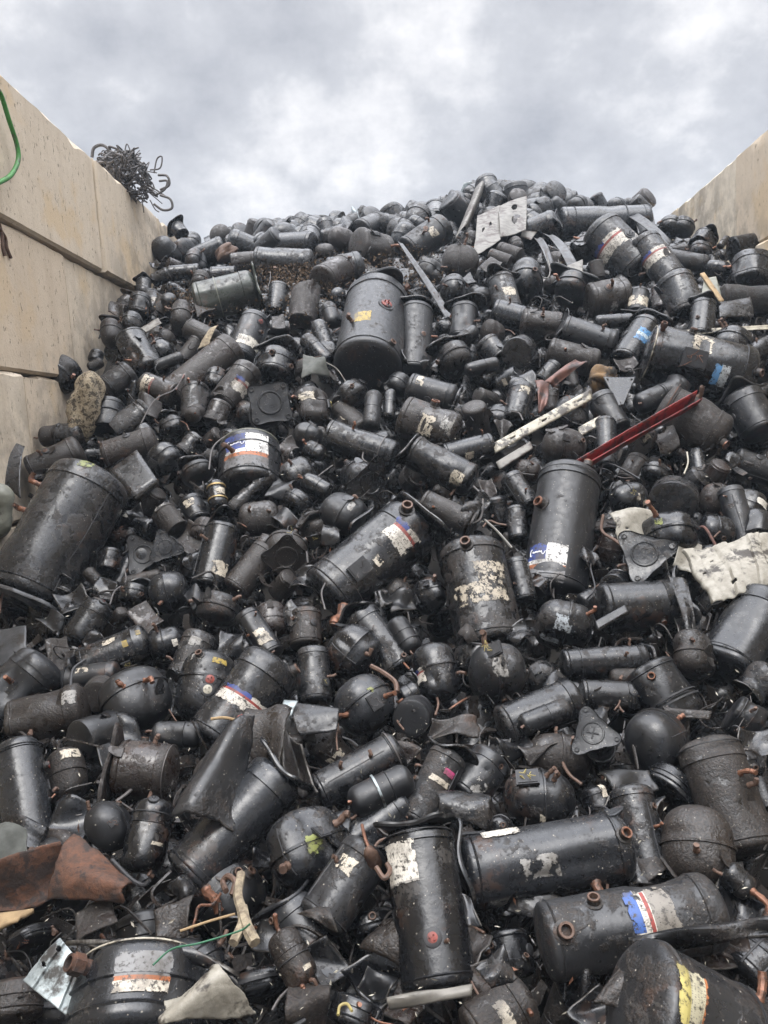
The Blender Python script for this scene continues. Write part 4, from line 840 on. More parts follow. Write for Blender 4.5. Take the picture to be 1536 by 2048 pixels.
sheet('torn_sheet', 'torn sheet', 'brown bent ear plate left of the yellow-labelled cylinder', [(1276, 1890), (1300, 1904), (1236, 2024), (1184, 2010)], 'paint', .06, .008, .008, .30, 16, 20, .1, COL['b'], seed=23)
sheet('round_cover', 'cover', 'round dark cover tilted behind the lower left tank', [(136, 1888), (400, 1882), (494, 1990), (330, 1960)], 'paint', .09, .006, .006, .06, 30, 14, .05, COL['k'], seed=24)
sheet('base_flange', 'flange', 'pale bent flange under the tall front cylinder', [(770, 2000), (948, 1970), (946, 1992), (776, 2018)], 'beige', .03, .004, .006, .24, 24, 8, .06, seed=25)
sheet('torn_sheet', 'torn sheet', 'jagged brown lip at the bottom of the flaking grey cylinder', [(588, 1826), (660, 1812), (676, 1868), (640, 1850)], 'paint', .05, .008, .004, .24, 18, 12, .2, COL['b'], seed=26)
sheet('torn_sheet', 'torn sheet', 'crooked black ribbon of metal right of the tall front cylinder', [(922, 1790), (942, 1796), (966, 1856), (940, 1862)], 'paint', .06, .008, .004, .24, 12, 20, .1, COL['s'], seed=27)
sheet('torn_sheet', 'torn sheet', 'pale jagged shell at the bottom right of centre', [(946, 1940), (1010, 1896), (1040, 1964), (980, 1990)], 'paint', .10, .012, .004, .22, 20, 18, .2, COL['g'], seed=28)
sheet('torn_sheet', 'torn sheet', 'grey flattened shell at the left edge', [(-20, 1256), (56, 1252), (60, 1318), (-20, 1348)], 'greysheet', .04, .006, .004, .14, 18, 18, .1, seed=29)
sheet('torn_sheet', 'torn sheet', 'upright black torn sheet by the left wall', [(12, 886), (52, 892), (44, 1002), (-16, 954)], 'paint', .08, .006, .004, .14, 18, 20, .08, COL['n'], seed=30)
sheet('triangle_plate', 'base plate', 'black triangular plate marked with a small cross near the red trough', [(1206, 756), (1272, 754), (1246, 812), (1238, 812)], 'paint', 0, .002, .006, .14, 16, 16, .0, COL['k'], seed=31, holes=[(.08, .08, .05), (.92, .08, .05), (.5, .93, .05)])
sheet('roof_plate', 'metal sheet', 'dark triangular sheet leaning over the two stickered cylinders', [(1202, 420), (1224, 414), (1346, 486), (1336, 498)], 'paint', .04, .004, .006, .22, 24, 10, .04, COL['s'], seed=32)
sheet('roof_plate', 'metal sheet', 'upright hazy end plate of the long drum', [(1262, 432), (1300, 412), (1310, 452), (1276, 470)], 'paint', .03, .003, .006, .16, 14, 14, .06, COL['s'], seed=33, holes=[(.85, .15, .06)])
sheet('beige_panel', 'metal panel', 'bent beige steel panel with slots on the crest', [(994, 412), (1054, 392), (1052, 462), (1000, 478)], 'beige', .03, .006, .004, .62, 44, 44, .03, seed=34, holes=[(.55, .3, .1), (.55, .66, .1)])
sheet('beige_panel', 'metal panel', 'weathered steel panel wing left of the slotted beige panel', [(954, 432), (1000, 412), (1002, 480), (944, 520)], 'beige', -.04, .008, .004, .58, 32, 32, .06, ribs=0, seed=35, holes=[(.3, .4, .05), (.6, .35, .05)])
sheet('beige_panel', 'metal strip', 'twisted grey steel strip left of the beige panel', [(950, 376), (966, 384), (930, 470), (906, 486)], 'beige', .05, .010, .004, .60, 14, 26, .08, curl=.06, seed=36)
sheet('beige_panel', 'metal strip', 'punched pale strip on the skyline crest', [(928, 366), (944, 362), (936, 392), (916, 394)], 'galv', 0, .002, .003, .5, 10, 14, .0, seed=37)
sheet('scrap_sheet', 'metal sheet', 'pale cut sheet with a hole below the bent scraps', [(1104, 542), (1166, 518), (1168, 546), (1112, 566)], 'beige', .03, .004, .003, .14, 20, 14, .1, seed=38, holes=[(.55, .6, .15)])
sheet('scrap_sheet', 'metal strip', 'dark ribbed strip bent down right of the beige panel', [(1086, 470), (1104, 468), (1160, 540), (1142, 546)], 'greysheet', .05, .006, .004, .14, 12, 22, .05, seed=39)
sheet('scrap_sheet', 'metal strip', 'second pale bent strip beside the dark ribbed strip', [(1066, 476), (1080, 476), (1112, 542), (1100, 546)], 'greysheet', .06, .006, .003, .14, 10, 22, .05, seed=40)
sheet('scrap_sheet', 'metal plate', 'notched steel offcut under the beige panel', [(1048, 452), (1080, 462), (1062, 482), (1040, 474)], 'beige', .02, .003, .003, .18, 12, 10, .08, seed=41)
sheet('olive_plate', 'metal plate', 'flat olive plate standing near the right wall', [(1408, 556), (1432, 552), (1446, 606), (1400, 604)], 'olive', .02, .002, .004, .12, 12, 14, .05, seed=42)
sheet('wood_batten', 'batten', 'weathered batten leaning on the olive plate', [(1400, 548), (1408, 546), (1448, 602), (1440, 606)], 'wood', 0, .001, .012, .16, 6, 14, seed=43)
sheet('wavy_plate', 'base plate', 'wavy round pressed plate lying at the right', [(1432, 606), (1500, 596), (1508, 634), (1436, 640)], 'paint', .05, .008, .005, .12, 24, 20, .06, COL['n'], seed=44)
sheet('edge_strip', 'metal strip', 'long curved cream strip at the right under the flanged cylinder', [(1322, 664), (1540, 650), (1540, 658), (1324, 674)], 'cream', -.02, .003, .006, .06, 30, 5, seed=45)
sheet('torn_bucket', 'torn shell', 'torn black bucket gaping on the left crest', [(406, 478), (462, 452), (530, 472), (420, 536)], 'paint', -.10, .012, .005, .5, 26, 24, .08, COL['k'], seed=46)
sheet('torn_strip', 'metal strip', 'pale torn strip near the left wall', [(252, 672), (318, 638), (326, 648), (258, 684)], 'beige', .02, .004, .003, .12, 18, 6, .1, seed=47)
sheet('torn_strip', 'metal strip', 'cream frayed strip beside the shiny red-wired cylinder', [(424, 650), (436, 652), (420, 694), (394, 702)], 'rag', .05, .006, .003, .12, 8, 18, .2, seed=48)
sheet('copper_sheet', 'copper sheet', 'crumpled pinkish copper sheet ribbon at right', [(1150, 722), (1178, 724), (1110, 776), (1080, 772)], 'terracotta', .08, .012, .003, .14, 20, 18, .16, seed=49)
sheet('copper_sheet', 'copper sheet', 'lower fold of crumpled copper hanging left of the black triangle', [(1066, 760), (1100, 770), (1092, 826), (1076, 830)], 'terracotta', .08, .010, .003, .14, 16, 18, .16, curl=.06, seed=50)
sheet('black_channel', 'bar', 'black square channel bar poking out below the flaking sticker pot', [(1188, 1246), (1252, 1210), (1258, 1224), (1194, 1262)], 'paint', .0, .001, .014, .16, 12, 6, 0, COL['k'], seed=51)
sheet('thin_plate', 'metal plate', 'bent dark plate resting on the big central tank', [(786, 990), (872, 1048), (870, 1060), (782, 1000)], 'paint', .0, .002, .004, .16, 16, 6, 0, COL['s'], seed=52)  # narrow bent steel plate in its own dark paint
sheet('torn_plate', 'torn sheet', 'bent plate with triangular ear by the black channel', [(1336, 1150), (1372, 1160), (1392, 1262), (1372, 1276)], 'paint', .06, .008, .005, .16, 16, 24, .06, COL['n'], seed=53, holes=[(.6, .93, .06)])
sheet('bent_strip', 'metal strip', 'long dark bent strip right of the largest shiny tank', [(796, 484), (806, 488), (908, 634), (896, 646)], 'greysheet', .02, .003, .005, .16, 6, 30, 0, seed=54)
sheet('torn_sheet', 'torn sheet', 'crumpled black sheet with a greenish tint near the shiny tank', [(606, 708), (648, 716), (662, 752), (602, 768)], 'greyrag', .08, .012, .004, .1, 20, 18, .14, seed=55)  # grey-green is the sheet's own colour
sheet('torn_sheet', 'torn sheet', 'black net-like torn lining right of the shiny pot', [(860, 1450), (960, 1440), (968, 1490), (846, 1496)], 'paint', .06, .018, .004, .08, 24, 20, .2, COL['m'], seed=56)
sheet('torn_sheet', 'torn sheet', 'black flat sheet behind the round black dome', [(1196, 1548), (1300, 1540), (1320, 1586), (1230, 1602)], 'paint', .04, .006, .004, .08, 18, 14, .1, COL['n'], seed=57)
sheet('torn_sheet', 'torn sheet', 'curved strip of torn tank skin behind the round dome', [(1320, 1418), (1424, 1428), (1420, 1444), (1330, 1432)], 'paint', .06, .005, .005, .12, 20, 8, .1, COL['b'], seed=58)
sheet('torn_sheet', 'torn sheet', 'shiny crumpled skin left of the white-stickered leaning cylinder', [(440, 1262), (490, 1268), (492, 1324), (430, 1326)], 'paint', .10, .014, .004, .06, 20, 18, .16, COL['k'], seed=59)

def lump(name, cat, label, pts, mat, amp=.25, seed=3, lift=.06):
    """irregular solid lump between two picture points with a width"""
    x0, y0, x1, y1, w = pts; D = hit((x0 + x1) / 2, (y0 + y1) / 2) - lift; rng = random.Random(seed)
    A, B_ = CAM + ray(x0, y0) * D, CAM + ray(x1, y1) * (D + .05); R = w / 2 / F * D; T = B_ - A; L = np.linalg.norm(T); V = []
    z = T / L; x = norm(np.cross(z, [.2, 1, .1])); y = np.cross(z, x); ph = [[rng.uniform(0, 6.28) for _ in range(3)] + [rng.uniform(1, 5), rng.uniform(2, 12)] for _ in range(7)]
    nu, nv = 40, 26
    for j in range(nv):
        t = j / (nv - 1); r0 = R * max(.02, (1 - abs(2 * t - 1) ** 3.2)) ** .6
        for i in range(nu):
            th = 2 * math.pi * i / nu; k = 1
            for a in ph: k += amp / 3 * math.sin(round(a[3]) * th + a[0]) * math.sin(a[4] * t + a[1])
            k *= 1 + rng.uniform(-.05, .05)
            V.append(A + z * t * L + (x * math.cos(th) + y * math.sin(th)) * r0 * k)
    o = obj(name, mesh(name, np.array(V), gridf(nu, nv, True) + [tuple(range(nu))[::-1], tuple(range((nv - 1) * nu, nv * nu))], MAT[mat], ang=60)); tag(o, label, cat); reg((x0 + x1) / 2, (y0 + y1) / 2, w, label, o); CAPS.append((x0, y0, x1, y1, w / 2)); return o
lump('foam_lump', 'foam', 'mottled cream foam lump against the left wall', (184, 742, 156, 890, 58), 'foam', .34, 3, .22)
lump('stone', 'stone', 'ochre stone between muddy cylinder and black triangle', (1180, 756, 1232, 762, 44), 'rock', .5, 4)
lump('concrete_chunk', 'concrete', 'rounded grey-green concrete chunk at the left edge', (-10, 965, 4, 1075, 56), 'olive', .3, 6, .06)
lump('mud_clod', 'clod', 'brown clod inside the torn black bucket', (440, 492, 462, 520, 44), 'brownpipe', .5, 7, .45)
lump('filter_drier', 'filter drier', 'small brown copper filter drier bulb with thin tails', (736, 1696, 756, 1738, 30), 'brownpipe', .12, 8, .26)
strand('copper_tail', 'pipe', 'thin copper tail above the filter drier', [(724, 1650), (730, 1676), (740, 1702)], .0042, 'copper', .27)
strand('copper_tail', 'pipe', 'curled copper tail below the filter drier', [(752, 1734), (768, 1756), (780, 1742), (774, 1728)], .006, 'brownpipe', .27)
strand('rag_strip', 'rag', 'dirty cream rag strip hanging in the lower left', [(482, 1748), (476, 1790), (486, 1838), (466, 1886)], .011, 'rag', .2)
strand('rag_strip', 'rag', 'knotted lower end of the dirty cream rag', [(484, 1816), (492, 1850), (510, 1886)], .013, 'rag', .2)
strand('green_wire', 'wire', 'thin green wire looping over the lower left tank', [(306, 1930), (344, 1898), (400, 1886), (478, 1862), (500, 1848)], .0020, 'greenwire', .3)
strand('cable', 'cable', 'long thin wire around the big central tank', [(650, 1220), (644, 1180), (672, 1142), (700, 1126)], .004, 'wire', .2)
strand('bent_rod', 'rod', 'bent pale rod leaning beside the triangular edge-on plate', [(970, 1040), (996, 1064), (1024, 1096)], .006, 'beige', .12)
strand('bent_rod', 'rod', 'bent brown pipe left of the white metal', [(1206, 1030), (1204, 1062), (1232, 1082), (1252, 1100)], .007, 'brownpipe', .14)
strand('copper_pipe', 'pipe', 'reddish copper pipe beside the black tagged pot', [(1392, 1058), (1410, 1056), (1432, 1092)], .007, 'terracotta', .14)
strand('bent_rod', 'rod', 'bent rod arm of the smooth grey pot', [(742, 1332), (768, 1346), (790, 1364), (794, 1384)], .009, 'brownpipe', .15)
strand('bent_rod', 'rod', 'thin twig lying on the shredded red sticker', [(422, 1438), (454, 1436), (500, 1450)], .005, 'wood', .22)
strand('cable', 'cable', 'wire loop on the stickered drum', [(418, 940), (424, 900), (440, 880), (470, 862)], .005, 'wire', .12)
strand('cable', 'cable', 'curved wire over the grey brown left cans', [(276, 858), (310, 800), (350, 778), (372, 740), (384, 716)], .004, 'wire', .12)
strand('cable', 'cable', 'red-brown wire near the brown stickered cylinder', [(352, 780), (368, 750), (376, 726), (388, 720)], .005, 'terracotta', .12)
strand('cable', 'cable', 'red wire loop on top of the shiny white-stickered cylinder', [(486, 650), (494, 630), (520, 630), (536, 642)], .006, 'redplug', .14)
strand('cable', 'cable', 'wire ring around the shoulder of the largest shiny tank', [(710, 560), (716, 590), (744, 606), (780, 600)], .006, 'wire', .2)
strand('cable', 'cable', 'thin pale wire across the scrap near the tilted pot', [(650, 724), (674, 738), (692, 764)], .004, 'beige', .14)
strand('cable', 'cable', 'black wire hoop at the left of the wired cylinder', [(140, 1382), (146, 1340), (170, 1320)], .006, 'rubber', .2)
strand('cable', 'cable', 'dark bent rod at the very left of the brown sheet', [(224, 1720), (262, 1758), (286, 1770), (300, 1760)], .005, 'rubber', .24)
strand('cable', 'cable', 'pale wire stub right of the round can ends', [(1374, 904), (1376, 926), (1368, 948)], .004, 'ivory', .12)
strand('cable', 'cable', 'black cable arc above the wet black pot', [(1200, 950), (1206, 930), (1228, 930), (1280, 958)], .005, 'rubber', .12)
strand('cable', 'cable', 'thin wire across the foreground shade', [(360, 1862), (420, 1842), (470, 1828)], .003, 'wood', .2)
strand('cable', 'cable', 'yellow wire loop at the bottom edge', [(676, 2030), (680, 2012), (694, 2008), (704, 2022)], .003, 'yellowwire', .16)
strand('copper_pipe', 'pipe', 'hooked copper pipe in the shade at the lower left', [(452, 1782), (446, 1764), (456, 1752), (470, 1764), (464, 1790)], .007, 'brownpipe', .2)
strand('cable', 'cable', 'grey cable running along the right cream strip', [(1040, 520), (1088, 556), (1100, 540), (1090, 500)], .005, 'beige', .12)
# extra bent pipes and wires tossed over the pile

sheet('torn_hood', 'torn shell', 'arched upper lip of the torn hood with a dark hollow', [(470, 1500), (500, 1420), (590, 1440), (560, 1560)], 'paint', .05, .016, .006, .24, 30, 26, .12, COL['b'], curl=.22, seed=77)
sheet('round_cover', 'cover', 'long curved black lid edge behind the lower left tank', [(128, 1886), (330, 1886), (480, 1950), (330, 1912)], 'paint', .05, .004, .01, .20, 34, 8, .03, COL['k'], seed=78)
sheet('torn_sheet', 'torn sheet', 'black folded skin in the dark gap left of the rag strip', [(310, 1826), (392, 1790), (380, 1880), (318, 1890)], 'paint', .08, .012, .005, .10, 20, 18, .12, COL['b'], seed=79)
# ------------------------------------------------ walls of concrete blocks
def concrete():
    m, nt, out = newmat('cast_concrete'); g = N(nt); geo = g.n('NewGeometry'); oi = g.n('ObjectInfo')
    P = geo.outputs['Position']
    n1 = g.noise(P, 1.6, 6, .6); n2 = g.noise(P, 14, 6, .6); n4 = g.noise(P, 60, 4, .6)
    mp = g.n('Mapping'); g.put(mp.inputs[0], P); mp.inputs['Scale'].default_value = (52, 52, 20); mp.inputs['Rotation'].default_value = (.05, 0, 0); pit = g.noise(mp.outputs[0], 1.0, 4, .62)
    mp2 = g.n('Mapping'); g.put(mp2.inputs[0], P); mp2.inputs['Scale'].default_value = (7, 7, .9); st = g.noise(mp2.outputs[0], 1.0, 5, .6)
    col = g.mix(g.ss(n2, .3, .7), (.64, .575, .46), (.73, .665, .55))
    col = g.mix(g.math('MULTIPLY', g.ss(st, .45, .68), .75), col, (.45, .395, .31))
    col = g.mix(g.math('MULTIPLY', g.ss(n1, .53, .64), .75), col, (.66, .48, .24))
    col = g.mix(g.math('MULTIPLY', oi.outputs['Random'], .75), col, (.52, .41, .295))
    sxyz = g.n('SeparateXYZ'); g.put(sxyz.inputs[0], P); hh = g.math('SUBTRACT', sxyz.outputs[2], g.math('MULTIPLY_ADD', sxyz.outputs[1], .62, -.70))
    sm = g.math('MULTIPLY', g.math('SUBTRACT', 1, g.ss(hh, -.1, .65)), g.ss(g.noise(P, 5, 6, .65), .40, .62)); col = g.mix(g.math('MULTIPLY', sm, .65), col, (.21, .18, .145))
    pm = g.ss(pit, .62, .70); col = g.mix(g.math('MULTIPLY', pm, .85), col, (.27, .225, .17))
    col = g.mix(g.math('MULTIPLY', g.ss(n4, .6, .7), .35), col, (.25, .21, .16))
    b = g.n('BsdfPrincipled'); g.put(b.inputs['Base Color'], col); b.inputs['Roughness'].default_value = .9
    h = g.math('SUBTRACT', g.math('ADD', g.math('MULTIPLY', n2, .3), g.math('MULTIPLY', n4, .25)), g.math('MULTIPLY', pm, .9))
    g.put(b.inputs['Normal'], bump(g, h, .7, .012)); g.put(out.inputs[0], b.outputs[0]); return m
CONC = concrete()
def block(L, D, Hh, rng):
    """one cast block, chamfered and chipped along its edges"""
    c = .016; xs = [0, c] + list(np.linspace(c, L - c, 15)[1:-1]) + [L - c, L]; zs = [0, c] + list(np.linspace(c, Hh - c, 9)[1:-1]) + [Hh - c, Hh]
    mb = MB()
    def jig(): return rng.uniform(-.008, .004) + (-rng.uniform(.0, .06) if rng.random() < .10 else 0)
    V = []; nx, nz = len(xs), len(zs)
    for k in range(nz):
        for i in range(nx):
            ex, ez = i in (0, nx - 1), k in (0, nz - 1); y = (-c if ex or ez else 0) + (0 if ex or ez else rng.uniform(-.002, .002))
            z = zs[k] + (jig() if k in (nz - 1, nz - 2) and not ex else 0); V.append((xs[i], y + (jig() * .4 if ex or ez else 0), z))
    f = gridf(nx, nz); n = len(V)
    top = [(xs[i], -D, Hh + (V[(nz - 1) * nx + i][2] - Hh) * .5) for i in range(nx)]; bot = [(xs[i], -D, 0) for i in range(nx)]
    V += top + bot
    for i in range(nx - 1): f.append(((nz - 1) * nx + i, (nz - 1) * nx + i + 1, n + i + 1, n + i)); f.append((i + 1, i, n + nx + i, n + nx + i + 1)); f.append((n + i, n + i + 1, n + nx + i + 1, n + nx + i))
    f.append(tuple([k * nx for k in range(nz)] + [n, n + nx])); f.append(tuple([k * nx + nx - 1 for k in range(nz)][::-1] + [n + nx + nx - 1, n + nx - 1]))
    return mesh('concrete_block', np.array(V), f, CONC, ang=25)
def wall(label, org, yaw, side, ks, offs, insets, rng):
    root = bpy.data.objects.new('block_wall', None); C.objects.link(root); root.location = org; root.rotation_euler = (0, 0, yaw); tag(root, label, 'wall')
    for c in range(5):
        for k in range(*ks):
            y = k * 1.6 + offs[c]; o = obj('concrete_block', block(1.582, .8, .79, rng), root)
            # block x runs along the wall, its front is +y; turn it to face the bay
            o.matrix_local = Matrix.Translation((insets[c] * side + rng.uniform(-.022, .022), y if side > 0 else y + 1.582, c * .8)) @ Matrix.Rotation(rad(90 if side > 0 else -90), 4, 'Z') @ Matrix.Rotation(rad(180), 4, 'Z') @ Matrix.Translation((-1.582 if 1 else 0, 0, 0))
    return root
rw = random.Random(5)
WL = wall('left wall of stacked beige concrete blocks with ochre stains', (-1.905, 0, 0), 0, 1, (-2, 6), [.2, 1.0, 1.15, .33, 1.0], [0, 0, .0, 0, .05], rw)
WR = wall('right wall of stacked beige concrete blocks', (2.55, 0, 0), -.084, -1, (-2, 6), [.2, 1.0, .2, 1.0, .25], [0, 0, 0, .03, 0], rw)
# ------------------------------------------------ ground and the body of the pile
def gridmesh(name, xs, ys, fz, mat):
    V = [(x, y, fz(x, y)) for y in ys for x in xs]; return mesh(name, np.array(V), gridf(len(xs), len(ys)), mat)
soil = simple('oily_soil', (.020, .017, .014), (.034, .028, .022), .75, 0, 14, (.012, .011, .01), 1.)
yard = simple('yard_ground', (.10, .09, .078), (.06, .055, .05), .8, 0, 3, (.04, .036, .03), .8)
g_ = obj('ground', gridmesh('ground', list(np.linspace(-1500, 1500, 25)), list(np.linspace(-1500, 1500, 25)), lambda x, y: -.06, yard)); tag(g_, 'wide dark yard ground', None, None, 'structure')
rg = random.Random(11)
g2 = obj('scrap_terrain', gridmesh('scrap_terrain', list(np.linspace(-1.88, 3.6, 80)), list(np.linspace(-1, 15, 190)), lambda x, y: H(x, y) - .34 + rg.uniform(-.03, .03), soil)); tag(g2, 'dark oily body of the scrap pile', None, None, 'structure')
# ------------------------------------------------ gap filling: single things in the holes between the placed ones
G = 6; NX, NY = 1536 // G + 1, 2048 // G + 1
cov = np.zeros((NY, NX), bool); gx, gy = np.meshgrid(np.arange(NX) * G, np.arange(NY) * G)
def capmask(x0, y0, x1, y1, r):
    dx, dy = x1 - x0, y1 - y0; l = dx * dx + dy * dy + 1e-6; t = np.clip(((gx - x0) * dx + (gy - y0) * dy) / l, 0, 1)
    return (gx - x0 - t * dx) ** 2 + (gy - y0 - t * dy) ** 2 < r * r
for c in CAPS: cov |= capmask(*c)
def inbay(P):
    d = P[1]; right = 2.55 + .084 * d
    return -1.80 < P[0] < (right - .1 if d < 8.9 else 4.2) and .5 < d < 9.4
FILL = []
rf = random.Random(21)
def lead(s):
    return re.split(r' (?:with|lying|standing|beside|below|above|behind|near|at|in|on|under|leaning|left|right|between|showing|against|touching|tipped|over|perched|pointing|facing|along|bent|hanging|marked|and|by|of|running|looping|around|across|reaching|before|wedged|crossing|joined|seen|strapped|cut|that|poking|resting)\b', s)[0]
def words16(s): return ' '.join(s.split()[:16])
lm = list(LANDMARKS); leads = {}
for (x, y, w, s, o) in lm: leads.setdefault(lead(s), []).append(s)
uniq = [(x, y, lead(s)) for (x, y, w, s, o) in lm if len(leads[lead(s)]) == 1 and 3 <= len(lead(s).split()) <= 8]
used = {s for _, _, _, s, _ in lm}
def autolabel(px, py, adj, noun):
    near = sorted(uniq, key=lambda q: math.hypot(q[0] - px, q[1] - py))[:14]
    for verb in ('half buried', 'wedged', 'tucked'):
        for i, (x, y, s) in enumerate(near):
            dx, dy = px - x, py - y; a = math.degrees(math.atan2(-dy, dx)) % 360; dist = math.hypot(dx, dy)
            d = ['right of', 'up right of', 'above', 'up left of', 'left of', 'down left of', 'below', 'down right of'][int((a + 22.5) // 45) % 8]
            for far in (('just ' if dist < 85 else '') + d,):
                t = f'{adj} {noun} {verb} {far} the {s}'
                if t not in used and len(t.split()) <= 16: used.add(t); return t
    return f'{adj} {noun} deep in the pile'
NOUN = dict(cyl='cylinder', pot='dome pot', can='flat-ended can', acc='slim accumulator')
ADJ = dict(k='black', n='dull black', m='muddy black', g='grey', b='brown', d='dark brown', s='shiny grey')
fails = 0; tries = 0
while len(FILL) < 290 and tries < 14000:
    tries += 1
    px, py = rf.uniform(5, 1530), rf.uniform(430, 2045)
    if cov[int(py) // G, int(px) // G]: continue
    t = hit(px, py); P = CAM + ray(px, py) * t
    if not inbay(P) or P[1] > 7.2: continue
    kind = rf.choices(['cyl', 'pot', 'acc', 'can'], [38, 36, 14, 12])[0]; dia = {'cyl': rf.uniform(.10, .16), 'pot': rf.uniform(.13, .19), 'acc': rf.uniform(.05, .085), 'can': rf.uniform(.10, .15)}[kind]
    Ln = dia * {'cyl': rf.uniform(1.4, 2.2), 'pot': rf.uniform(1.0, 1.35), 'acc': rf.uniform(2, 3), 'can': rf.uniform(.9, 1.5)}[kind]
    wpx = dia / t * F; a = rf.uniform(0, 6.28); el = rf.uniform(-.5, .9); lp = Ln / t * F * .85
    q = (px - math.cos(a) * lp / 2, py - math.sin(a) * lp / 2, px + math.cos(a) * lp / 2, py + math.sin(a) * lp / 2, wpx / 2)
    mk = capmask(*q); tot = mk.sum()
    if tot == 0 or (cov & mk).sum() / tot > (.62 if tries < 8000 else .75): continue
    dep = rf.uniform(.03, .10) if tries < 8000 else rf.uniform(.08, .15)
    Pc = CAM + ray(px, py) * (t + dep)
    ax = norm(M @ np.array([math.cos(a), -math.sin(a), 0]) + ray(px, py) * rf.uniform(-.8, .8)); P0, P1 = Pc - ax * Ln / 2, Pc + ax * Ln / 2
    if min(P0[0], P1[0]) < -1.84: continue
    cov |= capmask(q[0], q[1], q[2], q[3], wpx / 2 * .9); FILL.append((kind, P0, P1, dia / 2, px, py, wpx))
for kind, P0, P1, R, px, py, wpx in FILL:
    col = rf.choices('knmgbds', [40, 22, 10, 6, 12, 7, 3] if py > 950 else [26, 18, 14, 6, 20, 14, 2])[0]; rng = random.Random(int(px * 7 + py * 3)); spec = ''
    if wpx > 36 and rng.random() < .22: spec = f'S {rng.choice(["cream", "ghost", "cream", "white"])} {rng.uniform(.3, .7):.2f} {rng.uniform(-60, 60):.0f} .22 {rng.uniform(30, 70):.0f}'
    if wpx > 36 and rng.random() < .28 and kind != 'acc': spec += f';P{rng.choice("01")} {rng.choice(["tri", "ear", "sq"])} .95 {rng.uniform(.05, .3):.2f}'
    place(kind, P0, P1, R, col, autolabel(px, py, ADJ[col], NOUN[kind]), spec, rng, 2 if wpx > 42 else 1, .2 if rng.random() < .25 else 0, group='compressors filling the gaps of the pile', wpx=wpx)
# torn skins, tabs and cut pipes lying on top of the gaps
rt = random.Random(91); nt_ = 0
while nt_ < 115:
    px, py = rt.uniform(20, 1520), rt.uniform(520, 2040); t = hit(px, py); P = CAM + ray(px, py) * t
    if not inbay(P) or P[1] > 7 or any(math.hypot(px - x, py - y) < max(30, w * .55) for x, y, w, _, _ in lm): continue
    s = rt.uniform(.05, .11) / t * F; a = rt.uniform(0, 6.28); q = [(px + s * math.cos(a + k) * rt.uniform(.7, 1.1), py + s * math.sin(a + k) * rt.uniform(.6, 1.)) for k in (0, 1.3, 3.1, 4.5)]; col = rt.choice('kkknnbd')
    sheet('torn_sheet', 'torn sheet', autolabel(px, py, 'bent ' + ADJ[col], 'torn sheet'), q, 'paint', rt.uniform(-.22, .22), rt.uniform(.006, .016), .004, rt.uniform(.02, .07), 18, 16, rt.uniform(.05, .2), COL[col], curl=rt.uniform(-.15, .15), seed=nt_ + 200, cap=False)['group'] = 'torn sheets in the gaps of the pile'; nt_ += 1
nt_ = 0
while nt_ < 115:
    px, py = rt.uniform(20, 1520), rt.uniform(540, 2040); t = hit(px, py); P = CAM + ray(px, py) * t
    if not inbay(P) or P[1] > 6.5: continue
    mt, ad = rt.choice([('brownpipe', 'brown'), ('wire', 'dark'), ('rubber', 'black'), ('copper', 'copper'), ('brownpipe', 'brown'), ('wire', 'grey')]); L = rt.uniform(.05, .13) / t * F; a = rt.uniform(0, 6.28); pts = [(px, py)]
    for k in range(rt.randint(2, 4)):
        a += rt.uniform(-1.2, 1.2); pts.append((pts[-1][0] + L * .5 * math.cos(a), pts[-1][1] + L * .5 * math.sin(a)))
    o = strand('cut_pipe', '', '', pts, rt.uniform(.0016, .006), mt, rt.uniform(.03, .09), 7, None, g_); o.parent = None
    tag(o, autolabel(px, py, 'bent ' + ad, 'pipe'), 'pipe', 'cut pipes strewn over the pile'); nt_ += 1
# ------------------------------------------------ the far crest: pots one can tell apart, row by row
CR = []; rc = random.Random(31)
for r, d in enumerate(np.arange(7.25, 10.1, .21)):
    x = -1.75 + rc.uniform(0, .15)
    while x < 3.1 + (d - 8.5) * .3:
        dd_, xx = d + rc.uniform(-.07, .07), x + rc.uniform(-.05, .05); P = np.array([xx, dd_, H(xx, dd_) + rc.uniform(-.02, .07)]); px, py, t = proj(P)
        ok = inbay(P) or P[1] >= 8.8
        if 0 < px < 1536 and ok and not cov[max(0, min(NY - 1, int(py) // G)), int(px) // G]: CR.append((r, px, py, P))
        x += rc.uniform(.17, .25)
CR.sort(key=lambda q: (q[0], q[1])); ordn = {}
ORD = 'first second third fourth fifth sixth seventh eighth ninth tenth eleventh twelfth thirteenth fourteenth fifteenth sixteenth seventeenth eighteenth nineteenth twentieth'.split()
PROTO = {}
for r, px, py, P in CR:
    kind = rc.choices(['pot', 'cyl', 'can'], [52, 38, 10])[0]; R = rc.uniform(.07, .135); L = R * 2 * {'pot': rc.uniform(1., 1.3), 'cyl': rc.uniform(1.3, 1.8), 'can': 1.2}[kind]
    ax = norm(np.array([rc.uniform(-1, 1), rc.uniform(-.9, .6), rc.uniform(-.2, 1.)])); col = rc.choices('knsgbd', [30, 20, 20, 18, 8, 4])[0]; lab = autolabel(px, py, 'hazy ' + ADJ[col], NOUN[kind])
    sp = ''
    if rc.random() < .16: sp = f'P{rc.choice("01")} tri .74 .15'
    elif rc.random() < .3: sp = f'F .5 {rc.uniform(-60, 60):.0f}'
    place(kind, P - ax * L / 2, P + ax * L / 2, R, col, lab, sp, rc, 1, group='hazy pots on the far crest', wpx=30)
cs = rc.sample(CR, min(34, len(CR)))
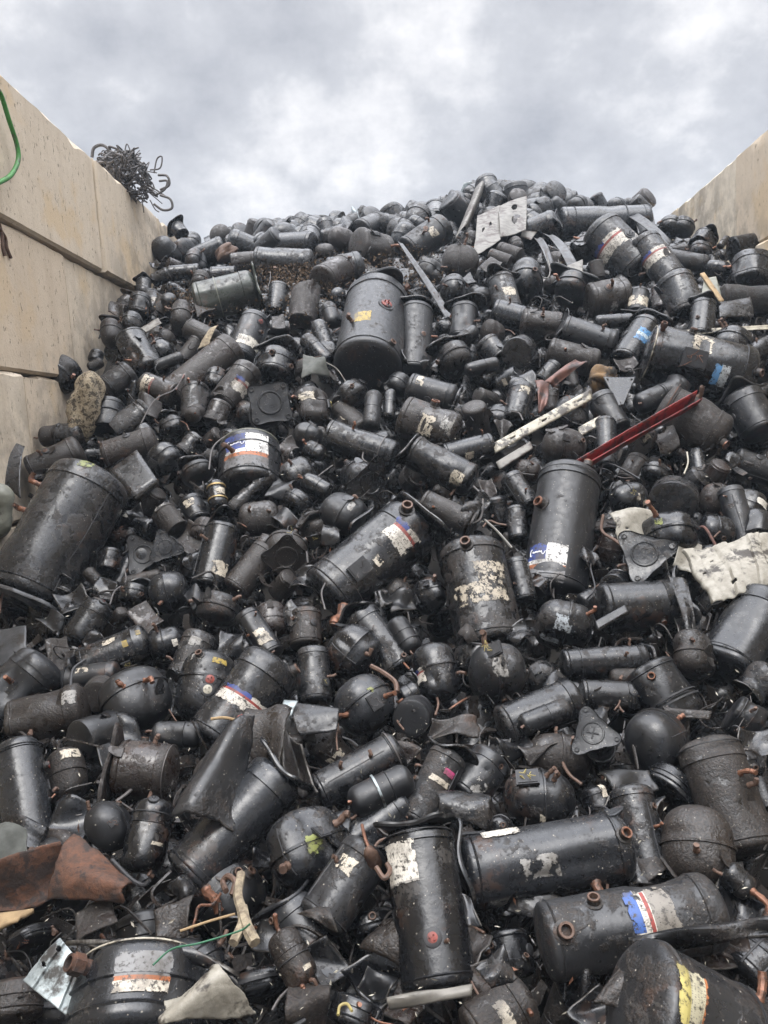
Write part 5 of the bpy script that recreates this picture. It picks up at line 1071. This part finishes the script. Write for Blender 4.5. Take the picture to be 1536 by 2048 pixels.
for i, (r, px, py, P) in enumerate(cs):
    s_ = rc.uniform(9, 19); a = rc.uniform(0, 6.28); q = [(px + s_ * math.cos(a + k) * rc.uniform(.6, 1.3), py - 6 + s_ * math.sin(a + k) * rc.uniform(.6, 1.2)) for k in (0, 1.3, 3.1, 4.5)]; mt = rc.choice(['paint', 'paint', 'greysheet', 'beige', 'galv'])
    K0 = P[1] / ray(px, py)[1]
    sheet('torn_sheet', 'torn sheet', autolabel(px, py, 'hazy ' + ('pale' if mt in ('beige', 'galv') else 'dark'), 'metal tab'), q, mt, rc.uniform(-.2, .2), .006, .004, hit(px, py) - K0 + .16, 10, 10, .1, COL['n'], curl=rc.uniform(-.15, .15), seed=i + 500, cap=False)['group'] = 'metal tabs on the far crest'
# ------------------------------------------------ what lies deeper, as one mass
def mass(name, label, pts, mat, col):
    mb = MB()
    for Pc, ax, kind, R, L, rng in pts:
        b = Body(kind, R, L, rng, 0); V, f = b.build(); m = np.array(frame(Pc - ax * L / 2, Pc + ax * L / 2)); mb.add(V @ m[:3, :3].T + m[:3, 3], f)
    o = obj(name, mb.mesh(name, MAT[mat]), None, col); return tag(o, label, None, None, 'stuff')
pts = []; rm = random.Random(41)
for d in np.arange(.7, 10.6, .15):
    x = -1.72
    while x < min(2.5 + .084 * d, 3.4):
        xx, dd_ = x + rm.uniform(-.05, .05), d + rm.uniform(-.05, .05); kind = rm.choice(['cyl', 'pot', 'pot', 'acc', 'can']); R = rm.uniform(.05, .085)
        L = R * 2 * (1.2 if kind in ('pot', 'can') else rm.uniform(1.5, 2.4)); ax = norm(np.array([rm.uniform(-1, 1) for _ in range(3)]))
        pts.append((np.array([xx, dd_, H(xx, dd_) - rm.uniform(.17, .26)]), ax, kind, R, L, rm)); x += rm.uniform(.13, .19)
mass('compressor_mass', 'dark jumble of buried compressors in the gaps of the pile', pts, 'paint', COL['n'])
# small torn scraps, tabs, pipe ends and flakes lying in the gaps and on the tops
mb = MB(); rs = random.Random(51)
for i in range(2600):
    px, py = rs.uniform(0, 1536), rs.uniform(440, 2048); t = hit(px, py); P = CAM + ray(px, py) * (t + rs.uniform(-.02, .14))
    if not inbay(P): continue
    a = norm(np.array([rs.gauss(0, 1) for _ in range(3)])); b_ = norm(np.cross(a, [rs.gauss(0, 1) for _ in range(3)])); s = rs.uniform(.012, .05)
    if rs.random() < .55:
        n = np.cross(a, b_); k = rs.uniform(-.4, .4) * s; q = [P + a * s * u + b_ * s * v * rs.uniform(.4, .8) + n * (k if abs(u) > .6 else 0) for u, v in ((-1, -.6), (0, -.5), (1, -.7), (1, .5), (0, .7), (-1, .4))]
        mb.add(q + [p + n * .003 for p in q], [(0, 1, 4, 5), (1, 2, 3, 4), (11, 10, 7, 6), (10, 9, 8, 7)] + [(j, j + 6, (j + 1) % 6 + 6, (j + 1) % 6) for j in range(6)])
    else: mb.add(*tube(spline([P, P + a * s * 1.6, P + a * s * 2 + b_ * s * 1.4, P + b_ * s * 2.4], 4), rs.uniform(.002, .006), 5))
tag(obj('metal_debris', mb.mesh('metal_debris', MAT['paint'], ang=30), None, COL['b']), 'small dark torn tabs, pipe ends and wires strewn over the pile', None, None, 'stuff')
def flakes(name, label, n, area, mat, smin, smax, up, seed, elong=1.):
    mb = MB(); r = random.Random(seed)
    for i in range(n):
        px, py = area(r); t = hit(px, py); P = CAM + ray(px, py) * (t - r.uniform(*up)); a = norm(np.array([r.gauss(0, 1) for _ in range(3)])); b_ = norm(np.cross(a, [r.gauss(0, 1) for _ in range(3)])); s = r.uniform(smin, smax); c_ = np.cross(a, b_)
        if P[0] < -1.87: continue
        mb.add([P - a * s * elong, P + b_ * s * .5 + c_ * s * .2, P + a * s * elong, P - b_ * s * .5 + c_ * s * .1], [(0, 1, 2, 3)])
    return tag(obj(name, mb.mesh(name, MAT[mat], smooth=False)), label, None, None, 'stuff')
MAT['leaf'] = simple('leaf_litter', (.12, .075, .04), (.06, .04, .025), .9, 0, 60, (.17, .12, .06), .6)
flakes('leaf_litter', 'brown leaf and bark litter on the upper left of the pile', 5200, lambda r: (r.gauss(588, 52), r.gauss(548, 34)) if r.random() < .62 else ((r.gauss(800, 50), r.gauss(540, 26)) if r.random() < .6 else (r.gauss(380, 40), r.gauss(600, 16))), 'leaf', .004, .016, (-.04, .10), 61, .9)
flakes('pale_flakes', 'tiny pale paint and paper flakes scattered over the pile', 1300, lambda r: (r.uniform(40, 1500), r.uniform(560, 2048)), 'ivory', .0015, .006, (-.02, .14), 62, 1.5)
flakes('copper_bits', 'small copper snippets scattered over the pile', 70, lambda r: (r.uniform(40, 1500), r.uniform(600, 2040)), 'copper', .004, .011, (-.02, .1), 63, 1.6)
# ------------------------------------------------ things on and over the walls
def onwall(px, py, off=.012):
    r = ray(px, py); t = (-1.905 + off) / r[0]; return CAM + r * t
P = [onwall(x, y, .085) for x, y in ((-14, 168), (2, 190), (18, 240), (34, 290), (36, 322), (22, 350), (0, 364), (-20, 372))]
tag(obj('green_hose', MB().add(*tube(spline(P, 8), .0125, 12)).mesh('hose', MAT['green'])), 'bright green hose hanging over the left wall', 'hose')
for k, (a, lab) in enumerate((([(-4, 440), (4, 470), (6, 494), (10, 512)], 'frayed brown rope end hanging on the left wall'), ([(-6, 452), (10, 474), (14, 496), (22, 516)], 'second brown rope end beside the first on the wall'))):
    P = [onwall(x, y, .015) for x, y in a]; rr = np.linspace(.012, .006, 22); tag(obj('rope_end', MB().add(*tube(spline(P, 7), .009, 7)).mesh('rope', MAT['brownpipe'])), lab, 'rope')
rwire = random.Random(71); mb = MB(); c0 = CAM + ray(264, 352) * 6.35; c0[0] = min(c0[0], -1.93)
for i in range(165):
    p = c0 + np.array([rwire.gauss(0, .12), rwire.gauss(0, .16), rwire.gauss(-.02, .10)]); q = [p]; v = np.array([rwire.gauss(0, 1) for _ in range(3)])
    for k in range(rwire.randint(3, 7)):
        v = v + np.array([rwire.gauss(0, 1) for _ in range(3)]) * .8; v = norm(v); nx_ = q[-1] + v * .075; dd_ = nx_ - c0; s = np.array([.20, .27, .20]); l = np.linalg.norm(dd_ / s)
        if l > 1.15 and rwire.random() < .85: nx_ = c0 + dd_ / l * 1.0
        if nx_[2] < 4.0 + .01 and nx_[0] < -1.9: nx_[2] = 4.02
        q.append(nx_)
    mb.add(*tube(spline(q, 5), rwire.choice([.004, .005, .007, .009]), 6))
wt = bpy.data.objects.new('wire_tangle', None); C.objects.link(wt); tag(wt, 'big tangle of dark rusty wire on top of the left wall', 'wire tangle')
obj('wire_coil', mb.mesh('coil', MAT['wire']), wt)
D = 6.2
for pts, r in (([(184, 314), (188, 296), (204, 290), (218, 300), (222, 318)], .013), ([(308, 346), (314, 318), (324, 314), (320, 336), (300, 340)], .006), ([(316, 350), (334, 352), (338, 370), (320, 380)], .010), ([(320, 390), (340, 398), (344, 416), (326, 420), (308, 408)], .010), ([(318, 362), (334, 362), (330, 378), (312, 390)], .009), ([(300, 400), (310, 418), (318, 424)], .005), ([(262, 318), (268, 300), (272, 296)], .006), ([(250, 300), (254, 288), (262, 304)], .005)):
    strand('wire_loop', '', '', pts, r, 'wire', 0, 7, D, wt)
# ------------------------------------------------ sky, air, light
w = bpy.data.worlds.new('World'); scene.world = w; w.use_nodes = True; nt = w.node_tree; nt.nodes.clear(); g = N(nt)
out = nt.nodes.new('ShaderNodeOutputWorld'); tc = g.n('TexCoord'); sx = g.n('SeparateXYZ'); g.put(sx.inputs[0], tc.outputs['Generated'])
SUN_EL, SUN_ROT = rad(64), rad(200)
sky = g.n('TexSky', sky_type='NISHITA', sun_disc=False, sun_elevation=SUN_EL, sun_rotation=SUN_ROT)
zc = g.math('ADD', g.math('MAXIMUM', sx.outputs[2], 0), .55)
cb = g.n('CombineXYZ'); g.put(cb.inputs[0], g.math('DIVIDE', sx.outputs[0], zc)); g.put(cb.inputs[1], g.math('DIVIDE', sx.outputs[1], zc))
n1 = g.noise(cb.outputs[0], 3.4, 8, .58); n2 = g.noise(cb.outputs[0], 1.5, 4, .5); n3 = g.noise(cb.outputs[0], 9., 8, .6)
nn = g.math('ADD', g.math('ADD', g.math('MULTIPLY', n1, .46), g.math('MULTIPLY', n2, .42)), g.math('MULTIPLY', n3, .21))
cl = g.n('ValToRGB'); g.put(cl.inputs[0], nn); e = cl.color_ramp.elements
e[0].position = .45; e[0].color = (3.65, 3.78, 4.2, 1); e[1].position = .64; e[1].color = (8.7, 8.6, 8.7, 1)
k = e.new(.55); k.color = (5.4, 5.5, 5.85, 1)
zen = g.math('ADD', 1, g.math('MULTIPLY', g.ss(sx.outputs[2], .52, .95), 7.6))     # an overcast sky is brighter overhead
low = g.math('ADD', 1, g.math('MULTIPLY', g.math('SUBTRACT', 1, g.ss(sx.outputs[2], .0, .36)), .2))
vs = g.n('VectorMath', operation='SCALE'); g.put(vs.inputs[0], cl.outputs[0]); g.put(vs.inputs['Scale'], g.math('MULTIPLY', zen, low))
mixc = g.mix(.93, sky.outputs[0], vs.outputs[0])
bg = g.n('Background'); g.put(bg.inputs[0], mixc); bg.inputs[1].default_value = .1; g.put(out.inputs[0], bg.outputs[0])
sd = bpy.data.lights.new('sun', 'SUN'); so = bpy.data.objects.new('sun', sd); C.objects.link(so); sd.energy = .9; sd.angle = rad(25); sd.color = (1, .96, .9)
dirv = Vector((math.sin(SUN_ROT) * math.cos(SUN_EL), math.cos(SUN_ROT) * math.cos(SUN_EL), math.sin(SUN_EL))); so.rotation_euler = dirv.to_track_quat('Z', 'Y').to_euler()
HAZE = 1
if HAZE:
    V, f = boxv((1, 6, 3.2), (16, 30, 8.6)); hz, nt, out = newmat('haze'); g = N(nt); pv = g.n('VolumePrincipled'); pv.inputs['Color'].default_value = (.74, .86, 1, 1); pv.inputs['Density'].default_value = .0036; nt.links.new(pv.outputs[0], out.inputs['Volume'])
    tag(obj('haze', mesh('haze', V, f, hz, smooth=False)), 'thin bluish mist over the scrap bay', None, None, 'stuff')
vs_ = scene.view_settings; vs_.view_transform = 'Standard'; vs_.look = 'None'; vs_.exposure = .42; vs_.gamma = 1
scene.render.engine = 'CYCLES'; scene.cycles.use_denoising = True; scene.cycles.max_bounces = 6; scene.cycles.volume_bounces = 0; scene.cycles.transparent_max_bounces = 12
